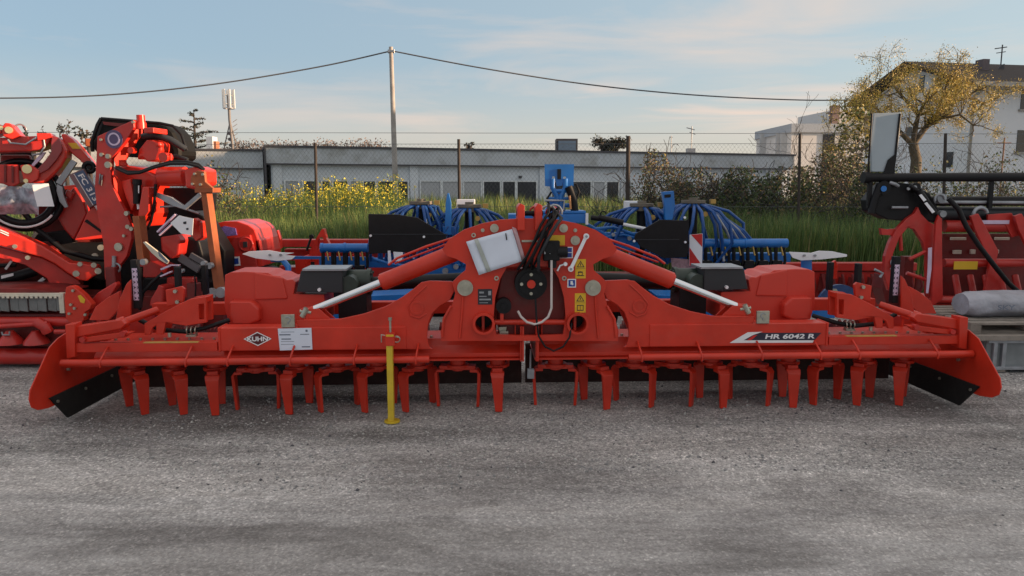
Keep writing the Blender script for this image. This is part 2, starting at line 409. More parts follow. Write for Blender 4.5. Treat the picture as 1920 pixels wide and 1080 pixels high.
    # plastic shaft cover
    cov = [(432,512),(443,507),(468,506),(511,508),(520,513),(532,514),(546,521),(556,520),(562,526),(558,547),(614,548),(618,598),(600,603),(500,606),(440,602),(431,570)]
    m = MB(); m.prism(H.poly(cov, .55), .42, .78); cv = B(m, 'shaft_cover', PLAST, bevel=.018)
    m = MB(); m.prism(H.poly([(436,562),(478,562),(492,575),(492,598),(480,603),(440,602),(436,590)], .42), .33, .43); B(m, 'cover_bulge', PLAST, cv, .02)
    m = MB(); m.prism(H.poly([(478,510),(530,520),(540,560),(478,562)], .42), .405, .425); B(m, 'cover_panel', PLAST, cv, .01)
    # gearbox with black cover plate
    m = MB(); m.prism(H.poly([(560,545),(568,506),(645,505),(646,547)], .45), .38, .62); gb = B(m, 'gearbox_cover', GBLK, bevel=.006)
    m = MB(); m.box(*[H.uz(567,505,.37)[0], H.uz(650,505,.37)[0]], .36, .64, H.uz(567,508,.37)[1], H.uz(567,504,.37)[1]); B(m, 'cover_lip', GREY, gb, .002)
    m = MB(); m.cyl(H.L(599,543,.37),'y',.013,.03,10); B(m, 'cover_bolt', WHT, gb, 0)
    q = H.L(664,530,.55); m = MB(); m.cyl((q[0],.62,q[2]),'x',.095,.24,20); m.cyl((q[0]+.11,.62,q[2]),'x',.105,.03,12); m.cyl((q[0]-.02,.55,q[2]),'y',.07,.3,14)
    for k in range(6): m.cyl((q[0]+.13,.62+.08*math.cos(k*1.047),q[2]+.08*math.sin(k*1.047)),'x',.012,.02,6)
    B(m, 'gearbox', GREEN, bevel=0)
    m = MB(); m.box(q[0]-.12,q[0]+.1,.50,.78,.545,q[2]-.06); B(m, 'gearbox_foot', BLK, bevel=.004)
    m = MB(); m.tube([(q[0]+.12,.62,q[2]-.02),(-.30,.62,.93)], .055, 14); B(m, 'drive_shaft', BLK, bevel=0)
# ---- centre headstock
def mir(px): return 1984-px
def sym(pts): return pts+[(mir(x), y) for x, y in reversed(pts)]
left = [(978,409),(940,411),(905,418),(870,430),(842,448),(830,466),(838,478),(856,484),(874,494),(873,505),(860,516),(848,528),(854,548),(848,570),(834,594),(827,618),(828,636),(976,636)]
outer = H.poly(sym(left), 0)
hole = H.poly(sym([(978,497),(950,499),(938,520),(928,556),(925,592),(930,624),(976,626)]), 0)
def circ(px,py,r): c_ = H.uz(px,py,-.1); return [(c_[0]+r*math.cos(k*math.pi/14), c_[1]+r*math.sin(k*math.pi/14)) for k in range(28)]
hl = [circ(907,607,.063), circ(1083,607,.063)]
m = MB(); m.prism(outer, -.06, -.03, [hole]+hl)
hs = m.build('headstock', RED, har, .005)
m = MB(); m.prism(H.poly(sym([(978,418),(905,426),(850,450),(850,478),(885,500),(885,520),(864,535),(868,570),(850,620),(978,630)]), .2), .16, .19, [H.poly(sym([(978,500),(940,510),(930,620),(978,622)]), .2)])
m.build('rear_headstock', RED, hs, .004)
m = MB()
for x0, x1 in ((905,640),(1079,640)):
    a = H.uz(x0, 440, 0); m.box(a[0]-.01, a[0]+.01, -.03, .16, .60, a[1])
m.build('headstock_web', RED, hs, .002)
m = MB()  # inner slanted ribs
for sg in (0, 1):
    f = (lambda x: mir(x)) if sg else (lambda x: x)
    m.tube(H.path([(f(868),556),(f(866),590),(f(862),634)], -.066), .009, 6)
    m.tube(H.path([(f(846),574),(f(832),598),(f(829),632)], -.066), .011, 6)
m.build('weld_rib', RED, hs)
for sg in (-1, 1):
    mm = [MB() for _ in range(6)]
    for px, py, r, th in ((872,540,.056,.03),(927,428,.030,.02),(905,432,.013,.014)):
        c = H.uz(px if sg < 0 else mir(px), py, -.08)
        mm[0].cyl((c[0],-.066,c[1]),'y',r,th,24); mm[0].cyl((c[0],-.07-th/2,c[1]),'y',r*.42,.016,10)
    c = H.uz(931 if sg < 0 else 1058, 522, -.07); mm[0].ring(c, .008, .017, -.069, -.06, 14)
    mm[0].build('pivot_pin', ZINC, hs, .002)
    c = H.uz(907 if sg < 0 else 1083, 607, -.1)
    q = MB(); q.ring(c, .0605, .079, -.12, .10, 30); hp = q.build('hitch_tube', RED, hs, .003)
    q = MB(); q.cyl((c[0],.07,c[1]),'y',.0600,.02,24); q.build('tube_dark_disc', BLK, hp)  # black disc deep in the tube stands for its dark inside
c = H.uz(1079, 451, -.08); m = MB(); m.cyl((c[0],-.066,c[1]),'y',.033,.018,22); m.cyl((c[0],-.08,c[1]),'y',.016,.016,8); m.build('pivot_pin', ZINC, hs)
c = H.uz(895+9, 441, -.07); m = MB(); m.ring(H.uz(888,441,-.07), .008, .016, -.069, -.06, 14); m.build('pivot_pin', ZINC, hs)
# top link ears
for px in (977, 1010):
    m = MB(); m.prism(H.poly([(px-7,432),(px-7,388),(px-2,381),(px+6,385),(px+7,432)], -.09), -.12, .10); e = m.build('top_link_ear', RED, hs, .006)
m = MB(); m.cyl(H.L(993,400,.0),'x',.018,.19,14); m.build('link_bolt', BLK, hs)
m = MB(); m.prism(H.poly([(960,412),(1025,412),(1018,497),(968,497)], .0), .02, .05); m.build('mast_panel', REDD, hs)
a = H.uz(978,450,-.06); b = H.uz(1008,453,-.06); m = MB(); m.box(a[0],b[0],-.072,-.061,b[1]-.002,a[1]); m.build('silver_strip', ZINC, hs)
# gearbox and pto flange
m = MB(); q = H.L(994,560,.1); m.prism(H.poly([(940,505),(1050,505),(1060,560),(1056,624),(934,624),(930,560)], .12), .06, .40); m.build('central_gearbox', REDD, hs, .012)
m = MB(); q = H.L(995,531,-.02); m.cyl((q[0],.0,q[2]),'y',.115,.10,34); m.cyl((q[0],-.05,q[2]),'y',.085,.03,28); pf = m.build('pto_flange', BLK, hs, .004)
m = MB(); m.cyl((q[0],-.07,q[2]),'y',.030,.03,18); m.build('pto_stub', RED, pf)
m = MB()
for k in range(4):
    a = k*math.pi/2; m.cyl((q[0]+.068*math.cos(a),-.068,q[2]+.068*math.sin(a)),'y',.012,.014,8)
m.build('flange_bolt', ZINC, pf)
m = MB(); q = H.L(944,572,-.0); m.cyl((q[0],-.01,q[2]),'y',.055,.08,22); m.cyl((q[0],-.055,q[2]),'y',.022,.02,12); m.build('breather_cap', BLK, hs)
m = MB(); m.tube(H.path([(928,604),(1062,604)], -.02), .019, 14); m.build('cross_tube', RED, hs)
m = MB(); a = H.uz(941,597,-.02); m.box(a[0]-.012,a[0]+.012,-.04,.0,a[1]-.02,a[1]+.04); m.build('tube_lug', RED, hs)
m = MB()
for px in (981,1009): a = H.uz(px, 612, -.05); m.box(a[0]-.006,a[0]+.006,-.05,.1,.405,.66)
m.build('centre_fin', RED, har, .002)
# little zinc pieces over the casing
m = MB()
for px, py in ((880,627),(945,622),(1110,628)): q = H.L(px,py,.02); m.box(q[0]-.03,q[0]+.03,-.01,.03,q[2]-.008,q[2]+.008)
q = H.L(942,620,.05); m.prism([(q[0]-.03,q[2]+.03),(q[0]+.03,q[2]+.03),(q[0]+.018,q[2]-.03),(q[0]-.018,q[2]-.03)], .03, .07)
m.build('zinc_fitting', ZINC, har)
m = MB(); m.tube(H.path([(995,655),(994,690)], .1), .008, 8); a = H.L(995,698,.1); m.box(a[0]-.026,a[0]+.026,.08,.12,a[2]-.045,a[2]+.025); m.build('hanging_tag', GREY, har, .003)
# lever, hoses
m = MB(); a = H.uz(1070,504,-.09); b = H.uz(1099,443,-.09); m.obar(a, b, .024, -.100, -.088); m.cyl((a[0],-.095,a[1]),'y',.020,.016,14); m.cyl((b[0],-.095,b[1]),'y',.020,.016,14); lv = m.build('locking_lever', WHT, har, .002)
m = MB(); m.cyl((a[0],-.106,a[1]),'y',.009,.012,8); m.cyl((b[0],-.106,b[1]),'y',.009,.012,8); m.build('lever_bolt', GREY, lv)
m = MB(); m.tube(H.path([(1045,508),(1050,498),(1060,495)], -.09), .007, 8); m.cyl(H.L(1060,495,-.1),'y',.014,.02,10); m.build('wire_handle', WHT, har)
m = MB(); m.tube(H.path([(1034,488),(1034,540),(1034,578),(1028,594),(1016,604),(1002,608),(988,604),(977,594),(971,583)], -.13), .0085, 10); m.build('white_hose', M('off_white_hose', (0.62,0.56,0.54), 0.4), har)
m = MB(); m.tube(H.path([(1004,560,-.1),(1006,600,-.13),(1010,630,-.13),(1022,650,-.13),(1038,658,-.13),(1056,650,-.13),(1068,632,-.13),(1072,606,-.10)]), .007, 8); m.build('black_cable', BLK, har)
for k in range(6):
    j = (k-2.5)*.019
    pts = [Vector(p) for p in H.path([(1035-k*2,396+(k%3)*5,-.05),(1030+k*3,384+(k%2)*7,-.09),(1036+k*2,398,-.13),(1024+k*1.5,424,-.15),(1010+k*1.6,450,-.16),(996+k*1.2,480,-.14),(985+k*2,505,-.07)])]
    pts = [p+Vector((j*(.25+i_*.12)+.012*math.sin(k*3.1+i_*1.7), math.sin(k*2.1)*.025, -.02*(k%3) if i_ < 3 else .006*math.sin(k+i_))) for i_, p in enumerate(pts)]
    m = MB(); m.tube(pts, (.010,.0085,.012)[k%3], 8); m.build('hydraulic_hose', BLK if k < 5 else GBLK, har)
m = MB(); m.torus(H.L(1040,398,-.06), .05, .008, 'y', 20, 6, -.3, 2.6); m.torus(H.L(1028,402,-.03), .06, .008, 'y', 20, 6, .2, 3.0); m.build('hose_loop', GREY, har)
m = MB(); m.torus(H.L(1036,400,-.02), .045, .007, 'y', 20, 6, 0, 3.2); m.torus(H.L(1002,396,.02), .03, .008, 'y', 16, 6); m.build('red_cable_loop', RED2, har)
m = MB(); q = H.L(1033,470,-.1); m.box(q[0]-.055,q[0]+.06,-.13,-.065,q[2]-.07,q[2]+.07); m.cyl((q[0]+.08,-.10,q[2]-.01),'x',.04,.07,14); m.cyl((q[0]-.02,-.14,q[2]+.02),'y',.035,.03,14); m.cyl((q[0]+.01,-.10,q[2]-.09),'z',.03,.06,12); bx = m.build('socket_block', BLK, har, .008)
m = MB(); m.box(q[0]-.012,q[0]-.008,-.134,-.1305,q[2]-.02,q[2]+.045); m.box(q[0]-.05,q[0]-.04,-.1315,-.1305,q[2]-.02,q[2]+.01); m.build('white_mark', WHT, bx)
# stickers
def decal(par, x0, y0, x1, y1, mat, name='sticker', d=-.0615, extra=None, mats2=()):
    a = H.uz(x0,y0,d); b = H.uz(x1,y1,d); m = MB(); m.box(min(a[0],b[0]),max(a[0],b[0]),d-.0012,d+.001,min(a[1],b[1]),max(a[1],b[1]))
    if extra: extra(m, a[0], b[1], b[0]-a[0], a[1]-b[1], d-.0012)
    return m.build(name, [mat]+list(mats2), par)
def warn(m, x, z, w, h, d):
    m.mat(1)
    cx = x+w/2
    m.prism([(x+w*.12,z+h*.58),(x+w*.88,z+h*.58),(cx,z+h*.92)], d-.0010, d, [[(x+w*.24,z+h*.62),(x+w*.76,z+h*.62),(cx,z+h*.85)]])
    m.box(cx-.003,cx+.003,d-.001,d,z+h*.66,z+h*.78)
    m.box(x+w*.05,x+w*.95,d-.001,d,z+h*.5,z+h*.515)
def warn1(m, x, z, w, h, d):
    warn(m,x,z,w,h,d); cx=x+w/2; m.torus((cx,d,z+h*.25), w*.2, .0025,'y',14,5); m.box(x+w*.15,x+w*.85,d-.001,d,z+h*.13,z+h*.17); m.box(x+w*.25,x+w*.7,d-.001,d,z+h*.3,z+h*.36)
def warn2(m, x, z, w, h, d):
    warn(m,x,z,w,h,d); m.prism([(x+w*.2,z+h*.1),(x+w*.8,z+h*.1),(x+w*.8,z+h*.4),(x+w*.2,z+h*.4)], d-.001, d, [[(x+w*.26,z+h*.14),(x+w*.74,z+h*.14),(x+w*.74,z+h*.36),(x+w*.26,z+h*.36)]])
    m.box(x+w*.48,x+w*.52,d-.001,d,z+h*.14,z+h*.36)
decal(hs,1029,441,1059,460,YDEC)
def four(m, x, z, w, h, d):
    m.mat(1)
    for i in (0,1):
        for j in (0,1): m.box(x+w*(.08+.46*i),x+w*(.46+.46*i),d-.001,d,z+h*(.08+.46*j),z+h*(.46+.46*j))
decal(hs,1049,463,1074,484,WDEC,extra=four,mats2=(BDEC,))
decal(hs,1079,486,1098,522,YDEC,extra=warn1,mats2=(INK,))
decal(hs,1078,550,1098,586,YDEC,extra=warn2,mats2=(INK,))
def book(m, x, z, w, h, d):
    m.mat(1); m.box(x+w*.12,x+w*.88,d-.001,d,z+h*.12,z+h*.88); m.mat(0); m.box(x+w*.35,x+w*.62,d-.002,d-.001,z+h*.35,z+h*.75); m.box(x+w*.5,x+w*.68,d-.002,d-.001,z+h*.28,z+h*.5)
decal(hs,1064,523,1080,539,WDEC,extra=book,mats2=(BDEC,))
def plate(m, x, z, w, h, d):
    m.mat(1)
    m.box(x+w*.1,x+w*.42,d-.001,d,z+h*.72,z+h*.84); m.box(x+w*.72,x+w*.92,d-.001,d,z+h*.6,z+h*.88); m.box(x+w*.1,x+w*.6,d-.001,d,z+h*.5,z+h*.56)
    m.box(x+w*.1,x+w*.9,d-.001,d,z+h*.28,z+h*.38); m.box(x+w*.1,x+w*.7,d-.001,d,z+h*.1,z+h*.14)
decal(hs,896,542,923,571,INK,'rating_plate',extra=plate,mats2=(GREY,))
# maker's logo on the left beam, model name on the right one
m = MB(); c = H.uz(483,635.5,-.024); W_, H_ = .098, .051
m.prism([(c[0]-W_,c[1]),(c[0],c[1]-H_),(c[0]+W_,c[1]),(c[0],c[1]+H_)], -.0245, -.0225, [[(c[0]-W_*.88,c[1]),(c[0],c[1]-H_*.86),(c[0]+W_*.88,c[1]),(c[0],c[1]+H_*.86)]])
m.mat(1); m.prism([(c[0]-W_*.875,c[1]),(c[0],c[1]-H_*.85),(c[0]+W_*.875,c[1]),(c[0],c[1]+H_*.85)], -.0238, -.0225)
m.mat(0); text(m, 'KUHN', c, .034, -.0242, width=.145, bold=.035); m.build('maker_logo', [WDEC, M('maroon_vinyl',(0.10,0.01,0.015),.4)], har)
def R_(px, py): return H.uz(px, py, -.024)
m = MB(); m.prism([R_(1374,641),(R_(1404,624))[0:2],R_(1540,624),R_(1528,637),R_(1524,638)], -.0240, -.0225)
m.mat(1); m.prism([R_(1368,643),R_(1378,637),R_(1402,623),R_(1430,622),R_(1412,628),R_(1394,638),R_(1526,638),R_(1524,642.5)], -.0252, -.0235)
m.mat(2); m.prism([R_(1400,638),R_(1412,629),R_(1420,628),R_(1408,638)], -.0262, -.0240)
m.mat(1); text(m, 'HR 6042 R', R_(1481,630.5), .036, -.0245, width=.37, bold=.032, shear=.12)
m.build('model_decal', [NAVDEC, WDEC, RDEC], har)
# parking stand
m = MB(); a = H.uz(725,646,-.14); b = H.uz(740,806,-.14)
m.box(a[0],b[0],-.17,-.11,.012,a[1]); st = m.build('parking_stand', YEL, har, .004)
m = MB(); m.cyl(((a[0]+b[0])/2+.005,-.14,.006),'z',.055,.012,24); m.build('stand_foot', YEL, st, .002)
m = MB(); a = H.uz(723,625,-.15); b = H.uz(741,647,-.15); m.box(a[0],b[0],-.18,-.09,b[1],a[1]); m.box(a[0]+.02,b[0]-.02,-.09,-.0,b[1]+.02,a[1]-.02); sk = m.build('stand_socket', RED, har, .003)
m = MB(); m.box(a[0]+.006,b[0]-.006,-.1815,-.18,a[1]-.018,a[1]-.003); m.build('socket_sticker', YDEC, sk)
m = MB(); m.cyl(((a[0]+b[0])/2,-.14,a[1]+.05),'z',.008,.09,8); m.cyl(((a[0]+b[0])/2,-.14,a[1]+.10),'z',.014,.02,10); m.torus((b[0]+.012,-.15,(a[1]+b[1])/2), .022,.004,'y',14,6); m.tube([(a[0]-.03,-.15,b[1]+.02),(a[0]-.03,-.15,a[1]-.01),(b[0]+.03,-.15,a[1]-.03)], .005, 6); m.build('stand_pin', ZINC, st)
# info sheet and document pouch (lie on the harrow, liftable)
def W(fr, p): return (fr.o[0]+p[0]*fr.c-p[1]*fr.s, fr.o[1]+p[0]*fr.s+p[1]*fr.c, fr.o[2]+p[2])
base = H.L(554,636,-.026)
sh = thing('info_sheet', 'printed white sheet taped to the red beam right of the diamond logo', 'sheet', None, None, W(H, base), H.a)
def rel(px, py, d, b0): q = H.L(px,py,d); return (q[0]-b0[0], q[2]-b0[2])
m = MB(); q = [rel(521,616,-.026,base),rel(584,614.5,-.026,base),rel(586,655,-.026,base),rel(525,657,-.026,base)]; m.prism(q, -.0035, -.0015)
m.build('paper', WPAP, sh)
m = MB()
for x0,y0,x1,y1 in ((524,626.5,545,628.5),(563,626,580,627.2),(528,634.5,546,636.5),(566,649,582,651),(573,618,577,622)):
    a = rel(x0,y0,-.026,base); b = rel(x1,y1,-.026,base); m.box(a[0],b[0],-.0042,-.0036,b[1],a[1])
for y in (622,640,645,):
    a = rel(527,y,-.026,base); b = rel(552,y+.6,-.026,base); m.box(a[0],b[0],-.0042,-.0036,b[1],a[1])
m.build('print', INKG, sh)
base = H.L(930,480,-.075)
sh = thing('document_pouch', 'tilted plastic pouch with white papers hung on the red headstock', 'document pouch', None, None, W(H, base), H.a)
# papers slightly curled
def quadgrid(c, n, fn, mb):
    vs = []; fs = []
    for i in range(n+1):
        for j in range(n+1):
            s_, t_ = i/n, j/n
            x = (c[0][0]*(1-s_)+c[1][0]*s_)*(1-t_)+(c[3][0]*(1-s_)+c[2][0]*s_)*t_
            z = (c[0][1]*(1-s_)+c[1][1]*s_)*(1-t_)+(c[3][1]*(1-s_)+c[2][1]*s_)*t_
            vs.append((x, fn(s_, t_), z))
    for i in range(n):
        for j in range(n):
            a = i*(n+1)+j; fs.append((a, a+n+1, a+n+2, a+1))
    k = len(vs); vs += [(x, y+.003, z) for x, y, z in vs]
    fs2 = fs+[tuple(reversed([i+k for i in f])) for f in fs]
    e = [i*(n+1) for i in range(n+1)]+[n*(n+1)+j for j in range(1,n+1)]+[i*(n+1)+n for i in range(n-1,-1,-1)]+[j for j in range(n-1,0,-1)]
    for i in range(len(e)): a, b = e[i], e[(i+1) % len(e)]; fs2.append((a,b,b+k,a+k))
    mb.add(vs, fs2, True)
c4 = [rel(874,453,-.075,base),rel(960,429,-.075,base),rel(978,489,-.075,base),rel(898,515,-.075,base)]
m = MB(); quadgrid(c4, 8, lambda s_,t_: -.022+.008*math.sin(s_*5)+.006*math.sin(t_*4+1), m); m.build('paper', WPAP, sh)
m = MB(); c5 = [rel(889,449,-.075,base),rel(896,447,-.075,base),rel(921,508,-.075,base),rel(913,510,-.075,base)]; quadgrid(c5, 6, lambda s_,t_: -.028, m); m.build('paper_strip', M('grey_tape',(0.42,0.45,0.42),.5), sh)
m = MB(); c5 = [rel(947,437,-.075,base),rel(949,437,-.075,base),rel(951,449,-.075,base),rel(949,450,-.075,base)]; quadgrid(c5, 2, lambda s_,t_: -.029, m); m.build('print', INK, sh)
m = MB(); c5 = [rel(960,425,-.075,base),rel(968,428,-.075,base),rel(985,486,-.075,base),rel(978,490,-.075,base)]; quadgrid(c5, 5, lambda s_,t_: -.015, m); m.build('plastic_sleeve', M('clear_sleeve',(0.55,0.35,0.38),.2,coat=.6), sh)
# ================================================================= BLUE SEEDER
BS = Frame(0.2, 8.6, 1.0)
se = thing('air_seeder', 'bright blue pneumatic seeder with hose domes behind the red harrow', 'seeder', BS)
def rp(fr, pts, d): return fr.poly(pts, d)
# toolbar tubes
for x0, x1, y0, y1, nm in ((603,690,465,-1,'left'),(1318,1476,456,-1,'right')):
    m = MB(); a = BS.L(x0,y0,.0); b = BS.L(x1,y0,.0); b = (b[0], b[1], a[2]); m.tube([a,b], .052, 16); m.tube([(a[0]-.01,0,a[2]),(a[0]+.02,0,a[2])], .058, 16); m.tube([((a[0]+b[0])/2-.01,0,a[2]),((a[0]+b[0])/2+.01,0,a[2])], .06, 16); tb_ = m.build('toolbar_tube', BLUE, se)
    # row units beneath
    n = 6 if nm == 'right' else 4
    for k in range(n):
        u = a[0]+(b[0]-a[0])*(k+.5)/n; q = MB()
        q.tube([(u-.05,.0,a[2]-.03),(u-.05,-.03,a[2]-.22),(u-.03,.0,a[2]-.34)], .022, 8)
        q.tube([(u+.05,.02,a[2]-.03),(u+.06,-.02,a[2]-.2),(u+.04,.0,a[2]-.34)], .018, 8)
        q.box(u-.09,u+.02,-.05,.05,a[2]-.34,a[2]-.2); ru = q.build('row_unit', BLK, tb_, .005)
        q = MB(); q.prism([(u-.04,a[2]-.52),(u+.14,a[2]-.52),(u+.13,a[2]-.36),(u+.05,a[2]-.28),(u-.02,a[2]-.36)], -.06, .04); q.build('coulter_guard', BLUE, ru, .005)
        q = MB(); q.cyl((u+.02,-.07,a[2]-.40),'y',.05,.02,14); q.cyl((u-.08,-.06,a[2]-.26),'y',.025,.03,10); q.build('coulter_wheel', BLK, ru)
        q = MB(); q.tube([(u+.0,-.03,a[2]-.04),(u+.02,-.05,a[2]-.14)], .012, 6); q.build('brass_fitting', M('brass_%d'%k,(0.45,0.30,0.10),.35,.7) if k == 0 and nm == 'left' else bpy.data.materials['brass_0'], ru)
# second main blue bar and lower parts
m = MB()
for x0,x1,y in ((600,880,492),(1180,1480,482)):
    a = BS.L(x0,y,.35); b = BS.L(x1,y,.35); m.box(a[0],b[0],.3,.42,a[2]-.06,a[2]+.05)
m.build('rear_toolbar', BLUE, se, .006)
m = MB(); m.prism(rp(BS,[(690,552),(778,548),(770,575),(740,590),(640,600),(600,604),(600,596)],-.9), -1.0, -.6); m.prism(rp(BS,[(1225,550),(1300,552),(1380,590),(1400,602),(1330,600),(1240,570)],-.9), -1.0, -.6); m.box(-2.9,-1.2,-.8,-.6,.28,.40); m.box(1.2,2.9,-.8,-.6,.28,.40); m.build('lower_frame', BLUE, se, .01)
m = MB(); m.prism(rp(BS,[(480,480),(700,482),(700,486),(480,486)],.3), .3,.34); m.build('thin_bar', BLUE, se)
m = MB(); m.box(-2.6,2.6,-.3,-.1,.20,.55); m.box(-2.0,2.0,-.6,-.3,.3,.42)
for k in range(14): u = -2.4+k*.37; m.tube([(u,-.3,.5),(u+.03,-.45,.30),(u,-.35,.06)], .03, 7)
m.build('coulter_frame', BLK, se, .01)
# distributor domes with hoses
def dome(px, py, nhose, seed, drop, wide):
    r = random.Random(seed); c = Vector(BS.L(px,py,.15))
    q = MB(); q.cyl(c,'z',.14,.035,22); q.cyl(c+Vector((0,0,-.04)),'z',.12,.06,22); q.cyl(c+Vector((0,0,.03)),'z',.05,.03,10); d_ = q.build('distributor_head', M('dist_cap_%d'%seed,(0.16,0.14,0.11),.7) if seed == 1 else bpy.data.materials['dist_cap_1'], se)
    q = MB(); q.tube([c+Vector((0,0,-.05)), c+Vector((0,0,-.75))], .055, 12); q.build('riser_pipe', BLK, d_)
    for k in range(nhose):
        a = 2*math.pi*(k+.5)/nhose; ca, sa = math.cos(a), math.sin(a)
        R_2 = wide*r.uniform(.68,1.22); a += r.gauss(0,.12); ca, sa = math.cos(a), math.sin(a)
        pts = [c+Vector((ca*.11,sa*.11,-.035)), c+Vector((ca*.20,sa*.18,-.035-.02)), c+Vector((ca*R_2*.62,sa*R_2*.5,-.11)), c+Vector((ca*R_2*.9,sa*R_2*.6,-.24*drop)), c+Vector((ca*R_2*1.05+r.gauss(0,.06),sa*R_2*.55,-.44*drop)), c+Vector((ca*R_2*1.0+r.gauss(0,.06),sa*R_2*.4,-.68*drop))]
        q = MB(); q.tube(pts, .019, 7); q.build('seed_hose', HOSEB, d_)
    q = MB(); q.box(c.x+.16,c.x+.22,c.y-.16,c.y-.10,c.z-.02,c.z+.03); q.cyl(c+Vector((.10,-.16,-.14)),'y',.03,.04,8); q.build('brass_sensor', bpy.data.materials['brass_0'], d_)
dome(790,380,20,1,1.0,.46); dome(880,386,20,2,1.0,.46); dome(1203,384,20,3,1.0,.5); dome(1300,378,22,4,1.05,.55)
# hose bundle sweeping to the right rail
for k in range(9):
    m = MB(); m.tube(BS.path([(1316+k*3,388+k,.1),(1345+k*4,405+k*2,.05),(1362+k*4,432,0),(1370+k*6,452+k,.02)]), .016, 7); m.build('seed_hose', HOSEB if k % 3 else GREY, se)
m = MB(); m.tube(BS.path([(1335,395,0),(1347,425,-.05),(1352,450,-.08),(1357,490,-.1)]), .018, 8); m.build('silver_pipe', GREY, se)
# centre tower
m = MB(); m.prism(BS.poly([(1021,308),(1076,308),(1075,349),(1062,351),(1061,331),(1056,331),(1054,348),(1044,349),(1040,331),(1035,331),(1034,350),(1022,349)],0), -.02,.02); tw2 = m.build('tower_plate', BLUE, se, .004)
m = MB(); m.prism(BS.poly([(1045,317),(1052,317),(1052,336),(1045,336)],-.03), -.03,-.022); m.build('plate_slot', BLK, tw2)
m = MB()
for pts, w_ in (([(1036,335),(1036,352),(1044,368),(1044,398)],.03),([(1060,335),(1060,352),(1052,368),(1054,398)],.03),([(1034,358),(1064,358)],.022),([(1036,385),(1068,385)],.025),([(1025,372),(1070,372)],.018)):
    m.tube(BS.path(pts,-.02), w_, 8)
m.prism(BS.poly([(1030,378),(1058,376),(1060,398),(1020,398)],.1), .05,.25)
m.build('tower_frame', BLUE, se, .003)
m = MB(); m.tube(BS.path([(1066,350),(1074,372),(1078,398)],-.05), .045, 12); m.tube(BS.path([(1060,350),(1080,345),(1086,360),(1078,378)],.0), .014, 8); m.tube(BS.path([(1030,385),(1026,372),(1034,360)],-.06),.012,6); m.build('motor', BLK, se)
m = MB(); m.tube(BS.path([(1068,367),(1070,392)],-.11), .012, 8); m.build('warm_light_strip', M('warm_light_orange',(0.65,0.30,0.12),.4), se)  # orange colour stands for sunlight on this small tower piece
m = MB(); m.tube(BS.path([(1022,376),(1058,376),(1057,394),(1046,396)],-.1), .014, 8); m.build('white_frame', GREY, se)
m = MB(); m.box(BS.uz(953,0,0)[0],BS.uz(1104,0,0)[0],-.1,.3,BS.uz(1000,418,0)[1],BS.uz(1000,401,0)[1]); m.box(BS.uz(1012,0,0)[0],BS.uz(1102,0,0)[0],-.1,.3,BS.uz(1000,401,0)[1]+.002,BS.uz(1000,398,0)[1]+.02); m.build('fan_housing', BLUE, se, .01)
m = MB(); m.box(BS.uz(1101,0,0)[0],BS.uz(1106,0,0)[0],-.14,-.1,BS.uz(1000,420,0)[1],BS.uz(1000,399,0)[1]); m.build('white_strip', WHT, se)
m = MB(); m.tube(BS.path([(1122,408),(1160,416),(1168,418)],-.15), .035, 12); m.tube(BS.path([(1108,408),(1124,410)],-.15), .03, 10); m.torus(BS.L(1131,401,-.15),.03,.008,'y',14,6,0,4); m.build('cylinder', BLK, se)
m = MB(); m.tube(BS.path([(1166,420),(1210,429)],-.15), .02, 10); m.build('cylinder_rod', WHT, se)
m = MB()
for pts in ([(1110,430),(1150,426),(1190,440)],[(1130,445),(1170,440),(1210,452)],[(1100,420),(1130,436),(1150,452)],[(850,500),(880,492),(905,505)],[(700,485),(730,495),(770,500)]): m.tube(BS.path(pts,-.05), .02, 8)
m.box(BS.uz(1100,0,0)[0],BS.uz(1210,0,0)[0],-.02,.12,BS.uz(1100,470,0)[1],BS.uz(1100,436,0)[1]); m.box(BS.uz(780,0,0)[0],BS.uz(900,0,0)[0],-.02,.12,BS.uz(1100,520,0)[1],BS.uz(1100,470,0)[1]); m.build('cross_frame', BLUE, se, .01)
m = MB()
for (x,y,r_) in ((855,500,.03),(1180,447,.025),(1150,440,.02),(835,508,.035),(1210,455,.02),(1140,470,.03)): m.cyl(BS.L(x,y,-.12),'y',r_,.05,10)
m.build('hydraulic_block', GREY, se)
# uprights
m = MB(); m.prism(BS.poly([(1240,360),(1262,358),(1264,386),(1259,412),(1246,412),(1245,386)],-.1), -.14,-.06); m.mat(1); m.prism(BS.poly([(1246,365),(1258,364),(1258,370),(1246,371)],-.15), -.146,-.1395); m.build('blue_upright', [BLUE, BLK], se, .004)
m = MB(); m.prism(BS.poly([(836,380),(839,362),(842,362),(846,380),(847,440),(834,440)],-.1), -.13,-.07); m.box(BS.uz(826,0,0)[0],BS.uz(856,0,0)[0],-.1,-.04,BS.uz(840,440,0)[1],BS.uz(840,424,0)[1]); m.torus(BS.L(852,425,-.12),.05,.008,'y',14,5,-1.5,1.5); m.build('blue_spear', BLUE, se, .004)
# black guards
for s, lst in ((0,[(691,401),(745,402),(783,408),(836,440),(838,452),(800,460),(770,472),(692,476)]),(1,[(1189,446),(1192,438),(1236,412),(1286,413),(1290,410),(1291,470),(1286,482),(1245,484),(1200,462)])):
    m = MB(); m.prism(BS.poly(lst,-.5), -.52,-.49); gd = m.build('black_guard', BLK, se, .004)
    a = BS.uz(lst[0][0], 439 if s == 0 else 449, -.53); b = BS.uz(836 if s == 0 else 1289, 0, -.53)
    m = MB(); m.box(a[0]+.01,b[0]-.01,-.525,-.5205,a[1]-.006,a[1]+.002); m.build('guard_fold', GBLK, gd)
    m = MB()
    for px, py in (((695,442),(795,444)) if s == 0 else ((1189,452),(1285,454),(1284,408))): m.cyl(BS.L(px,py,-.53),'y',.013,.02,10)
    m.build('guard_bolt', WHT, gd)
